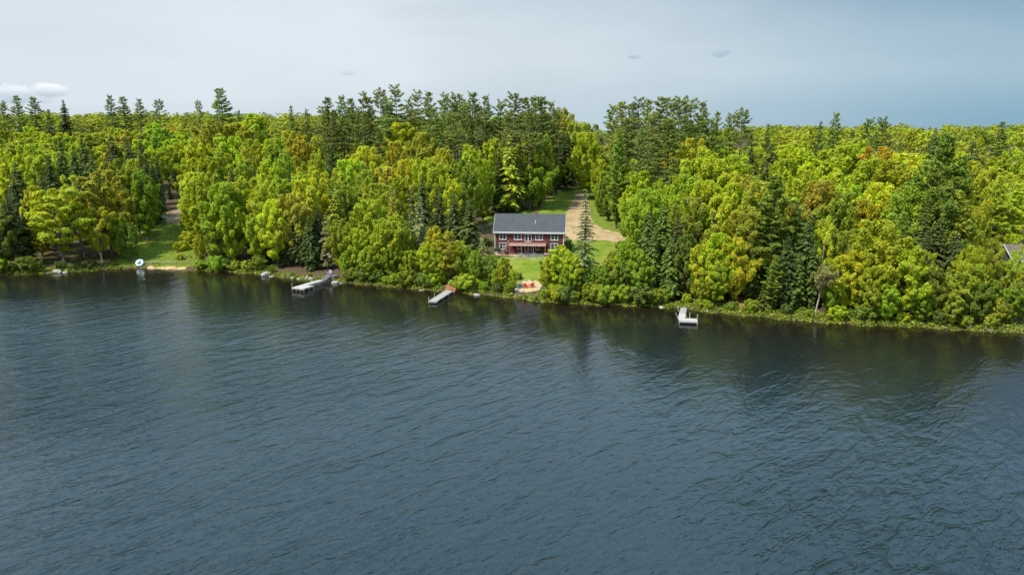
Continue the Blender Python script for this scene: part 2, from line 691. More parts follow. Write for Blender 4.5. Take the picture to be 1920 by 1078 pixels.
def drape(name, poly, lift, mat, step=0.5):
    x0, y0 = poly.min(0)
    x1, y1 = poly.max(0)
    xs, ys = np.arange(x0, x1 + step, step), np.arange(y0, y1 + step, step)
    X, Y = np.meshgrid(xs, ys)
    cx, cy = X[:-1, :-1] + step / 2, Y[:-1, :-1] + step / 2
    keep = inside(poly, cx, cy)
    idx = np.arange(X.size).reshape(X.shape)
    q = np.stack([idx[:-1, :-1], idx[:-1, 1:], idx[1:, 1:], idx[1:, :-1]], -1)[keep]
    used, inv = np.unique(q.ravel(), return_inverse=True)
    q = inv.reshape(-1, 4)
    px, py = X.ravel()[used], Y.ravel()[used]
    cnt = np.bincount(q.ravel(), minlength=len(used))
    for i in np.where(cnt < 4)[0]:
        d = np.hypot(poly[:, 0] - px[i], poly[:, 1] - py[i])
        j = int(d.argmin())
        if d[j] < step * 1.2:
            px[i], py[i] = poly[j]
    pz = ground_z(px, py) + lift
    return link(bpy.data.objects.new(name, mesh_np(name, np.stack([px, py, pz], 1), q, mat, smooth_shade=True)))


def px_poly(pts, rough=0.25, seed=1):
    return smooth_poly([on_ground(*p) for p in pts], rough, seed)


def ground_mat(name, stops, scale, scale2=None, stops2=None, lo=0.45, hi=0.6, bump=0.05):
    m, nt, b = new_mat(name)
    f = mnoise(nt, scale, 6, 0.7)
    c = mramp(nt, f, stops)
    if stops2:
        c = mmix(nt, mramp(nt, mnoise(nt, scale2, 5, 0.6), [(lo, (0, 0, 0)), (hi, (1, 1, 1))]), c, mramp(nt, f, stops2))
    nt.links.new(c, b.inputs['Base Color'])
    b.inputs['Roughness'].default_value = 0.95
    b.inputs['Specular IOR Level'].default_value = 0.1
    mbump(nt, b, f, bump)
    return m


M['lawn'] = ground_mat('mown_grass', [(0.3, (0.060, 0.105, 0.008)), (0.7, (0.125, 0.170, 0.014))], 1.3, 0.22, [(0.3, (0.12, 0.135, 0.018)), (0.7, (0.19, 0.195, 0.03))])
M['rough_grass'] = ground_mat('rough_meadow', [(0.3, (0.07, 0.11, 0.010)), (0.7, (0.15, 0.19, 0.018))], 1.6, 0.3, [(0.3, (0.08, 0.075, 0.02)), (0.7, (0.14, 0.13, 0.035))], 0.5, 0.62, 0.15)
M['gravel'] = ground_mat('sandy_gravel', [(0.25, (0.20, 0.135, 0.07)), (0.75, (0.40, 0.29, 0.17))], 1.5, 0.3, [(0.3, (0.13, 0.11, 0.04)), (0.7, (0.27, 0.20, 0.10))], 0.48, 0.62)
M['dirt'] = ground_mat('brown_dirt', [(0.25, (0.17, 0.11, 0.07)), (0.75, (0.38, 0.27, 0.18))], 1.3, 0.5, [(0.3, (0.06, 0.04, 0.022)), (0.7, (0.17, 0.12, 0.07))])
M['red_dirt'] = ground_mat('needle_litter', [(0.25, (0.14, 0.06, 0.025)), (0.75, (0.30, 0.15, 0.075))], 1.8)
M['sand'] = ground_mat('beach_sand', [(0.25, (0.25, 0.17, 0.08)), (0.75, (0.45, 0.33, 0.18))], 2.5)

lawn_p = px_poly([(915, 480), (935, 520), (968, 541), (1010, 535), (1060, 530), (1110, 520), (1165, 490), (1176, 452), (1120, 445), (1056, 452), (1000, 481), (950, 480)], 0.2, 2)
tag(drape('lawn', lawn_p, 0.06, M['lawn']), 'bright green mown lawn sloping from the house to the lake', 'lawn', kind='structure')
back_p = px_poly([(905, 408), (960, 398), (1010, 388), (1035, 365), (1056, 352), (1092, 352), (1090, 375), (1070, 400), (1060, 415), (990, 408), (930, 420)], 0.25, 3)
tag(drape('back_lawn', back_p, 0.06, M['lawn']), 'narrow green lawn climbing behind the house beside the drive', 'lawn', kind='structure')
drive_p = px_poly([(1083, 362), (1072, 380), (1058, 410), (1058, 432), (1066, 447), (1090, 453), (1130, 451), (1166, 456), (1176, 447), (1160, 438), (1128, 428), (1112, 418), (1107, 400), (1104, 380), (1100, 362)], 0.22, 4)
tag(drape('gravel_drive', drive_p, 0.08, M['gravel']), 'pale sandy gravel drive curving down past the end of the house', 'driveway', kind='structure')
mead_p = px_poly([(228, 499), (262, 500), (350, 501), (372, 490), (365, 440), (358, 410), (300, 416), (262, 426), (238, 455), (222, 480)], 0.3, 5)
tag(drape('meadow', mead_p, 0.06, M['rough_grass']), 'rough grassy clearing running down to the water at the far shore', 'grass', kind='structure')
dirt_p = px_poly([(290, 418), (312, 420), (366, 414), (372, 392), (366, 372), (346, 374), (326, 392), (306, 402)], 0.25, 6)
tag(drape('dirt_track', dirt_p, 0.085, M['dirt']), 'bare brown dirt slope at the top of the grassy clearing', 'path', kind='structure')
verge_p = px_poly([(1096, 362), (1100, 385), (1105, 416), (1122, 432), (1156, 443), (1176, 450), (1172, 420), (1150, 405), (1128, 385), (1116, 362)], 0.2, 12)
tag(drape('verge', verge_p, 0.055, M['rough_grass']), 'weedy green verge between the gravel drive and the wood', 'grass', kind='structure')
rd_p = px_poly([(833, 524), (836, 536), (838, 545), (856, 546), (858, 530), (852, 522)], 0.12, 7)
tag(drape('shore_path', rd_p, 0.06, M['red_dirt'], 0.3), 'reddish earth path leading down to the straight dock', 'path', kind='structure')
fp_p = px_poly([(970, 540), (974, 548), (990, 549), (1010, 546), (1016, 534), (1004, 527), (985, 527), (972, 533)], 0.1, 8)
tag(drape('sandy_patch', fp_p, 0.085, M['sand'], 0.3), 'small sandy sitting area at the foot of the lawn', 'beach', kind='structure')
be_p = px_poly([(274, 502), (282, 505), (320, 506), (348, 505.5), (346, 502.5), (310, 501.5)], 0.10, 9)
tag(drape('beach_strip', be_p, 0.085, M['sand'], 0.3), 'narrow stony beach strip below the grassy clearing', 'beach', kind='structure')
or_p = px_poly([(1366, 572), (1375, 580), (1405, 582), (1418, 566), (1412, 553), (1385, 550), (1370, 560)], 0.15, 10)
tag(drape('needle_bed', or_p, 0.06, M['red_dirt'], 0.3), 'orange-brown patch of dead needles under the trees', 'ground', kind='structure')

# ------------------------------------------------------------------ tree prototypes (mesh data shared by the individual trees)
def norm(v):
    return v / np.maximum(np.linalg.norm(v, axis=1, keepdims=True), 1e-9)


def leaf_quads(c, n, t, a, b, fold=0.15):
    """one folded diamond per leaf spray: centre c, normal n, long direction t, half sizes a (long) and b (wide)"""
    n = norm(n)
    t = norm(t - n * (t * n).sum(1, keepdims=True))
    s = np.cross(n, t)
    a, b = a[:, None], b[:, None]
    v = np.stack([c - t * a, c + s * b - n * b * fold, c + t * a, c - s * b - n * b * fold], 1).reshape(-1, 3)
    f = np.arange(len(c) * 4).reshape(-1, 4)
    return v, f


def tube_np(pts, rad, n=5):
    pts = np.asarray(pts, float)
    k = len(pts)
    d = norm(np.gradient(pts, axis=0))
    ref = np.where(np.abs(d[:, 2:3]) > 0.9, np.array([[1.0, 0, 0]]), np.array([[0, 0, 1.0]]))
    a = norm(np.cross(d, ref))
    b = np.cross(d, a)
    th = np.arange(n) * 2 * math.pi / n
    v = pts[:, None, :] + (a[:, None, :] * np.cos(th)[None, :, None] + b[:, None, :] * np.sin(th)[None, :, None]) * np.asarray(rad)[:, None, None]
    i = np.arange(k - 1)[:, None] * n
    j = np.arange(n)[None, :]
    j2 = (j + 1) % n
    f = np.stack([i + j, i + j2, i + n + j2, i + n + j], -1).reshape(-1, 4)
    return v.reshape(-1, 3), f


class Wood:
    def __init__(self):
        self.v, self.f, self.o = [], [], 0

    def tube(self, pts, rad, n=5):
        v, f = tube_np(pts, rad, n)
        self.v.append(v)
        self.f.append(f + self.o)
        self.o += len(v)

    def mesh(self, name):
        return mesh_np(name, np.concatenate(self.v), np.concatenate(self.f), M['bark'], smooth_shade=True)


def broadleaf(seed, h=14.0, r=4.2, t0=0.10, lobes=62, n=24000, flat=0.88, size=(0.11, 0.24), peak=0.42, open_=0.0, layered=False, stems=1, lean=0.0, tr=0.017, lobe=(0.13, 0.26)):
    g = np.random.default_rng(seed)
    ph = g.uniform(0, 6.28, 4)

    def env(t, phi):
        tt = np.clip((t - t0) / (1 - t0), 0, 1)
        base = np.where(tt < peak, np.sqrt(np.clip(tt / peak, 0.02, 1)), np.sqrt(np.clip(1 - ((tt - peak) / (1 - peak)) ** 2, 0, 1)))
        return r * base * (1 + 0.16 * np.sin(2 * phi + ph[0]) + 0.13 * np.sin(3 * phi + ph[1] + 5 * tt) + 0.10 * np.sin(5 * phi + ph[2] - 7 * tt))

    cs, ls = [], []
    tries = 0
    while len(cs) < lobes and tries < 6000:
        tries += 1
        t = g.uniform(t0 + 0.02, 0.99)
        phi = g.uniform(0, 6.283)
        rr = env(t, phi)
        if g.uniform() > (rr / (1.25 * r)) ** 0.8 + 0.12:
            continue
        lr = g.uniform(*lobe) * r * (0.75 + 0.4 * rr / r)
        q = g.uniform(0.25, 1) ** 0.5
        rad = max(rr - lr * 0.75, 0) * q
        z = min(t * h, h - lr * flat)
        c = np.array([rad * math.cos(phi) + lean * z, rad * math.sin(phi), z])
        if layered:
            c[2] = round(c[2] / 1.35) * 1.35 + g.normal(0, 0.38)
        if cs and (np.linalg.norm(np.array(cs) - c, axis=1) < 0.62 * (np.array(ls) + lr) * (1.15 - 0.5 * min(tries / 4000, 1))).any():
            continue
        cs.append(c)
        ls.append(lr)
    cs, ls = np.array(cs), np.array(ls)
    # every lobe carries several smaller sprays, the leaves hang in the sprays
    ns = 12
    pi = np.repeat(np.arange(len(cs)), ns)
    out = cs[pi] - np.array([0, 0, 0.40 * h])
    out[:, 0] -= lean * cs[pi][:, 2]
    out = norm(out * np.array([1, 1, 0.55]))
    sd = norm(norm(g.normal(0, 1, (len(pi), 3))) + out * 0.55 + np.array([0, 0, 0.22]))
    fl = np.array([1, 1, flat * (0.6 if layered else 1.0)])
    sc_ = cs[pi] + sd * (ls[pi] * g.uniform(0.4, 1.05, len(pi)))[:, None] * fl
    sr = ls[pi] * g.uniform(0.22, 0.44, len(pi))
    li = g.choice(len(sc_), n, p=sr ** 2 / (sr ** 2).sum())
    d = norm(norm(g.normal(0, 1, (n, 3))) + out[li] * 0.3 + np.array([0, 0, 0.3]))
    rho = sr[li] * np.where(g.uniform(0, 1, n) < 0.75, g.uniform(0.6, 1.05, n), g.uniform(0.2, 1.5, n))
    p = sc_[li] + d * rho[:, None] * np.array([1, 1, 0.62 if layered else 0.95])
    loose = g.uniform(0, 1, n) < 0.45        # leaves between the sprays
    d2 = norm(norm(g.normal(0, 1, (n, 3))) + out[li] * 0.4 + np.array([0, 0, 0.3]))
    p[loose] = (cs[pi[li]] + d2 * (ls[pi[li]] * g.uniform(0.5, 1.15, n))[:, None] * fl)[loose]
    # lobes stretch outward and upward into plumes
    lo = cs - np.array([0, 0, 0.30 * h])
    lo[:, 0] -= lean * cs[:, 2]
    ax = norm(norm(lo * np.array([1, 1, 0.5])) * 0.8 + np.array([0, 0, 0.15 if layered else 0.65]) + g.normal(0, 0.28, cs.shape))[pi[li]]
    rel = p - cs[pi[li]]
    p = cs[pi[li]] + rel * 0.76 + ax * ((rel * ax).sum(1, keepdims=True) * (0.75 if not layered else 0.5))
    p[:, 2] = np.clip(p[:, 2], 0.15, h * 1.01)
    nn = d * 0.42 + out[li] * 0.32 + np.array([0, 0, 0.38]) + g.normal(0, 0.42, (n, 3))
    tt = g.normal(0, 1, (n, 3)) + np.array([0, 0, -0.3])
    a = g.uniform(*size, n)
    v, f = leaf_quads(p, nn, tt, a, a * g.uniform(0.5, 0.8, n), 0.25)
    li = pi[li]
    lob_t = g.normal(0, 0.10, len(cs))
    tint = np.clip(0.5 + g.normal(0, 0.16, n) + lob_t[li], 0, 1)
    crown = mesh_np('crown', v, f, M['leaf'], {'tint': tint})
    w = Wood()
    for s_ in range(stems):
        az = g.uniform(0, 6.28)
        sp = 0.0 if stems == 1 else 0.10
        zz = np.linspace(-0.4, 0.86 * h, 9)
        wob = np.cumsum(g.normal(0, 0.10, (9, 2)), 0)
        wob[:2] *= 0.2
        px = wob[:, 0] + lean * zz + np.cos(az) * sp * zz
        py = wob[:, 1] + np.sin(az) * sp * zz
        rad = h * tr * (1 - 0.86 * np.linspace(0, 1, 9) ** 0.9) / (1 + 0.35 * (stems - 1))
        rad[0] *= 1.35
        trunk = np.stack([px, py, zz], 1)
        w.tube(trunk, rad, 6)
        for i in g.choice(len(cs), min(len(cs), 15 if stems == 1 else 7), replace=False):
            e = cs[i]
            zb = max(0.12 * h, e[2] - g.uniform(0.12, 0.25) * h)
            st = np.array([np.interp(zb, zz, px), np.interp(zb, zz, py), zb])
            mid = (st + e) / 2 + np.array([0, 0, -0.04 * h]) + g.normal(0, 0.15, 3)
            rb = float(np.interp(zb, zz, rad)) * 0.5
            w.tube(np.array([st, mid, e]), [rb, rb * 0.65, rb * 0.2], 4)
    return crown, w.mesh('trunk'), h, r


def conifer(seed, h=16.0, r=3.2, t0=0.06, step=0.42, nb=6, kind='hemlock', gaps=0.0, dens=1.0):
    g = np.random.default_rng(seed)
    w = Wood()
    zz = np.linspace(-0.4, h * 0.985, 10)
    wob = np.cumsum(g.normal(0, 0.035, (10, 2)), 0)
    w.tube(np.stack([wob[:, 0], wob[:, 1], zz], 1), h * 0.0135 * (1 - 0.93 * np.linspace(0, 1, 10)) + 0.015, 6)
    C, N, T, A, B, TI = [], [], [], [], [], []
    z = h * t0
    ph = g.uniform(0, 6.28, 3)
    while z < h * 0.985:
        t = z / h
        tt = (t - t0) / (1 - t0)
        if kind == 'pine':
            tt = max(tt, 0.0)
            prof = min(1.0, 0.45 + tt * 2.2) * (1 - max(0, tt - 0.25) / 0.75 * 0.86) * g.uniform(0.5, 1.2)
            k = int(g.integers(4, nb + 1))
        elif kind == 'spruce':
            tt = min(max(tt, 0.0), 1.0)
            prof = (1 - tt) ** 0.8 * g.uniform(0.7, 1.1) + 0.05
            k = nb
        else:
            tt = min(max(tt, 0.0), 1.0)
            prof = (1 - tt ** 1.35) * (0.72 + 0.28 * min(1, tt * 5)) * g.uniform(0.78, 1.12) + 0.04
            k = nb
        az0 = g.uniform(0, 6.28)
        tint_w = g.normal(0, 0.08)
        for b_ in range(k):
            if g.uniform() < gaps:
                continue
            az = az0 + b_ * 6.283 / k + g.normal(0, 0.25)
            L = r * prof * g.uniform(0.75, 1.15) * (1 + 0.14 * math.sin(2 * az + ph[0]) + 0.1 * math.sin(3 * az + ph[1] + t * 9))
            if L < 0.12:
                continue
            dirv = np.array([math.cos(az), math.sin(az), 0.0])
            if kind == 'pine':
                rise, sag = g.uniform(0.0, 0.32) + 0.75 * tt ** 2, g.uniform(-0.15, 0.12)
            elif kind == 'spruce':
                rise, sag = 0.05, g.uniform(0.25, 0.5)
            else:
                rise, sag = 0.22 + 0.2 * tt, g.uniform(0.35, 0.6)
            us = np.linspace(0, 1, 5)
            base = np.array([np.interp(z, zz, wob[:, 0]), np.interp(z, zz, wob[:, 1]), z])
            path = base + dirv * (us * L)[:, None] + np.array([0, 0, 1.0]) * (rise * us * L - sag * us ** 2 * L)[:, None]
            w.tube(path[[0, 2, 4]], [0.02 + 0.011 * L, 0.015 + 0.006 * L, 0.008], 3)
            side = np.array([-dirv[1], dirv[0], 0])
            if kind == 'pine':
                m = max(2, int(L * 6.5 * dens))
                u = np.sort(g.uniform(0.28, 1.03, m))
                wid = 0.24 * L * np.clip(1.25 - u, 0.15, 1) + 0.08
                cen = np.stack([np.interp(u, us, path[:, i]) for i in range(3)], 1) + side * (g.uniform(-1, 1, m) * wid)[:, None]
                cen[:, 2] += 0.06 * g.uniform(-0.5, 1, m)
                q = 8
                cc = np.repeat(cen, q, 0)
                kk = len(cc)
                dd = norm(g.normal(0, 1, (kk, 3)) * np.array([1, 1, 0.45]) + dirv * 1.0 + np.array([0, 0, 0.30]))
                al = g.uniform(0.2, 0.46, kk)
                C.append(cc + dd * al[:, None] * 0.75)
                N.append(g.normal(0, 0.5, (kk, 3)) + np.array([0, 0, 0.9]))
                T.append(dd)
                A.append(al)
                B.append(al * g.uniform(0.16, 0.30, kk))
            else:
                m = max(4, int(L * (24 if kind == 'hemlock' else 12) * dens))
                u = g.uniform(0.10, 1.03, m)
                wid = (0.30 if kind == 'hemlock' else 0.22) * L * np.clip(1.15 - u, 0.12, 1) + 0.08
                sd = g.uniform(-1, 1, m)
                cen = np.stack([np.interp(u, us, path[:, i]) for i in range(3)], 1) + side * (sd * wid)[:, None]
                cen[:, 2] -= np.abs(sd) * wid * 0.28 + g.uniform(0, 0.12, m)
                dd = dirv + side * (sd * 0.9)[:, None] + np.array([0, 0, -0.45]) + g.normal(0, 0.25, (m, 3))
                al = g.uniform(0.20, 0.40, m) * (0.75 + 0.25 * min(1, L / 2))
                C.append(cen)
                N.append(np.array([0, 0, 0.9]) + dirv * 0.35 + g.normal(0, 0.38, (m, 3)))
                T.append(dd)
                A.append(al)
                B.append(al * g.uniform(0.32, 0.55, m))
                kk = m
            TI.append(np.clip(0.5 + tint_w + g.normal(0, 0.18, kk), 0, 1))
        z += step * g.uniform(0.7, 1.3) * (1 if kind != 'pine' else (1.15 - 0.45 * tt))
    C, N, T, A, B, TI = map(np.concatenate, (C, N, T, A, B, TI))
    # leader
    v, f = leaf_quads(C, N, T, A, B, 0.2)
    crown = mesh_np('crown', v, f, M['needle'], {'tint': TI})
    return crown, w.mesh('trunk'), h, r


PROTO = {
    # round crowned
    'B': [broadleaf(101), broadleaf(102, h=15, r=4.6, lobes=72, n=25000), broadleaf(103, h=14, r=3.9, peak=0.5), broadleaf(104, h=13, r=4.4, lobes=58, flat=0.9),
          broadleaf(105, h=16, r=4.4, peak=0.34, lobes=66, n=24000)],
    # loose, fine sprays with sky gaps and limbs in view
    'A': [broadleaf(201, h=14, r=3.8, lobes=38, n=11000, lobe=(0.13, 0.24), size=(0.11, 0.22), t0=0.22, stems=2), broadleaf(202, h=15, r=3.6, lobes=42, n=11000, lobe=(0.12, 0.22), size=(0.11, 0.22), t0=0.18),
          broadleaf(203, h=13, r=3.6, lobes=34, n=10000, lobe=(0.13, 0.23), t0=0.25)],
    # spreading, layered
    'L': [broadleaf(301, h=12, r=5.0, lobes=44, n=18000, layered=True, t0=0.20, peak=0.45), broadleaf(302, h=13, r=4.6, lobes=46, n=18000, layered=True, t0=0.14, peak=0.4)],
    # tall and narrow
    'N': [broadleaf(401, h=16, r=3.2, lobes=48, n=18000, lobe=(0.2, 0.36), peak=0.5), broadleaf(402, h=17, r=3.0, lobes=50, n=18000, lobe=(0.2, 0.36), peak=0.38)],
    # far crowns, fewer and larger sprays
    'F': [broadleaf(501, h=16, r=4.8, lobes=44, n=11000, size=(0.18, 0.36), t0=0.3, tr=0.014), broadleaf(502, h=17, r=5.0, lobes=48, n=11000, size=(0.18, 0.36), t0=0.3, tr=0.014),
          broadleaf(503, h=16, r=4.5, lobes=40, n=10000, size=(0.18, 0.36), t0=0.3, peak=0.55, tr=0.014)],
    'U': [broadleaf(601, h=3.2, r=2.0, lobes=24, n=5000, t0=0.02, peak=0.4, size=(0.09, 0.2), stems=3, tr=0.012, lobe=(0.22, 0.38)), broadleaf(602, h=2.8, r=2.2, lobes=26, n=5200, t0=0.0, peak=0.35, size=(0.09, 0.19), stems=3, tr=0.012, lobe=(0.2, 0.36)),
          broadleaf(603, h=3.6, r=1.8, lobes=22, n=4800, t0=0.02, peak=0.45, size=(0.09, 0.2), stems=2, tr=0.012, lobe=(0.22, 0.38))],
    'K': [broadleaf(701, h=11, r=3.0, lobes=22, n=4200, lobe=(0.16, 0.3), t0=0.5, peak=0.5, lean=0.16, tr=0.02)],   # leaning
    'H': [conifer(801), conifer(802, r=3.6, t0=0.10), conifer(803, h=17, r=3.0, t0=0.05, gaps=0.08), conifer(804, h=18, r=3.4, t0=0.16, gaps=0.1)],
    'P': [conifer(901, h=28, r=5.0, t0=0.40, step=1.0, nb=7, kind='pine', gaps=0.12), conifer(902, h=28, r=5.6, t0=0.46, step=1.15, nb=7, kind='pine', gaps=0.18),
          conifer(903, h=28, r=4.6, t0=0.36, step=0.95, nb=7, kind='pine', gaps=0.1), conifer(904, h=28, r=5.6, t0=0.5, step=1.2, nb=6, kind='pine', gaps=0.2)],
    'W': [conifer(951, h=20, r=4.0, t0=0.10, step=0.75, nb=7, kind='pine', gaps=0.05, dens=1.15), conifer(952, h=20, r=3.7, t0=0.16, step=0.7, nb=7, kind='pine', gaps=0.08, dens=1.15)],
    'S': [conifer(1001, h=20, r=2.3, t0=0.06, step=0.48, nb=6, kind='spruce', gaps=0.2, dens=1.15)],
    'D': [conifer(1101, h=14, r=3.0, t0=0.10, step=0.5, nb=6, gaps=0.22, dens=0.62), conifer(1102, h=15, r=2.8, t0=0.12, step=0.5, nb=6, gaps=0.25, dens=0.55)],
}
KIND_NAME = {'B': 'broadleaf_tree', 'A': 'broadleaf_tree', 'L': 'broadleaf_tree', 'N': 'broadleaf_tree', 'F': 'broadleaf_tree', 'U': 'shore_shrub', 'K': 'birch_tree',
             'H': 'hemlock_tree', 'P': 'pine_tree', 'W': 'pine_tree', 'S': 'spruce_tree', 'D': 'hemlock_tree'}
NOUN = {'B': 'round-crowned tree', 'A': 'thin-leaved tree', 'L': 'spreading tree', 'N': 'narrow leafy tree', 'F': 'leafy tree', 'U': 'shrub', 'K': 'leaning tree',
        'H': 'hemlock', 'P': 'tall pine', 'W': 'young pine', 'S': 'thin spruce', 'D': 'sparse conifer'}
# leaf colours: (name, rgb)
LC = {
    'l': ('lime green', (0.340, 0.390, 0.020)), 'y': ('yellow-green', (0.382, 0.398, 0.020)), 'g': ('fresh green', (0.250, 0.322, 0.022)), 'o': ('orange-tinged', (0.410, 0.330, 0.022)),
    'v': ('olive', (0.295, 0.315, 0.028)), 'm': ('mid green', (0.175, 0.230, 0.028)), 'd': ('dark green', (0.090, 0.114, 0.033)), 'e': ('deep green', (0.130, 0.172, 0.034)),
    'p': ('grey-green', (0.182, 0.218, 0.052)), 'a': ('greyish', (0.240, 0.235, 0.085)), 'b': ('yellowish olive', (0.310, 0.315, 0.030)),
}
ZONES = [(60, 'at the far left edge'), (160, 'by the boulders left of clearing'), (245, 'along the left side of the clearing'), (350, 'above the grassy clearing'), (430, 'just right of the grassy clearing'),
         (520, 'between clearing and trestle dock'), (620, 'behind the trestle dock'), (720, 'just right of the trestle dock'), (800, 'just left of the straight dock'), (880, 'behind the straight dock'),
         (925, 'left of the red house'), (1060, 'by the red house'), (1165, 'by the gravel drive'), (1262, 'right of the gravel drive'), (1330, 'behind the L-shaped dock'), (1420, 'right of the L-shaped dock'),
         (1500, 'left of the leaning tree'), (1590, 'by the leaning tree'), (1680, 'right of the leaning tree'), (1780, 'left of the brown cabin'), (1860, 'just left of the brown cabin'), (9999, 'by the brown cabin')]
ORD = 'first second third fourth fifth sixth seventh eighth ninth tenth eleventh twelfth thirteenth fourteenth fifteenth'.split()


def zone(px):
    for lim, nm in ZONES:
        if px < lim:
            return nm


def row_name(s):
    return ("at the water's edge" if s < 5.5 else 'one row back' if s < 13 else 'low on the slope' if s < 28 else 'mid slope' if s < 60 else 'high on the slope' if s < 105 else 'near the ridge' if s < 170 else 'on the skyline')


TREES = []      # dicts: x, y, h, kind, col, wf, px, py, s


def add_top(px, py, s, kind, col, wf=1.0, table=True):
    """a tree whose top is seen at (px, py) and which stands s metres behind the shoreline"""
    d = ray(px, py)
    t = np.linspace(60, 1200, 6000)
    x, y = d[0] * t, d[1] * t
    i = int(np.argmax(y - shore_y(x) >= s))
    x, y, ztop = float(x[i]), float(y[i]), CAM_H + d[2] * float(t[i])
    h = ztop - gz(x, y)
    if h < 1.2 or h > 45:
        print('ODD tree', px, py, s, kind, round(h, 1))
        return
    TREES.append(dict(x=x, y=y, h=h, kind=kind, col=col, wf=wf, px=px, py=py, s=s))


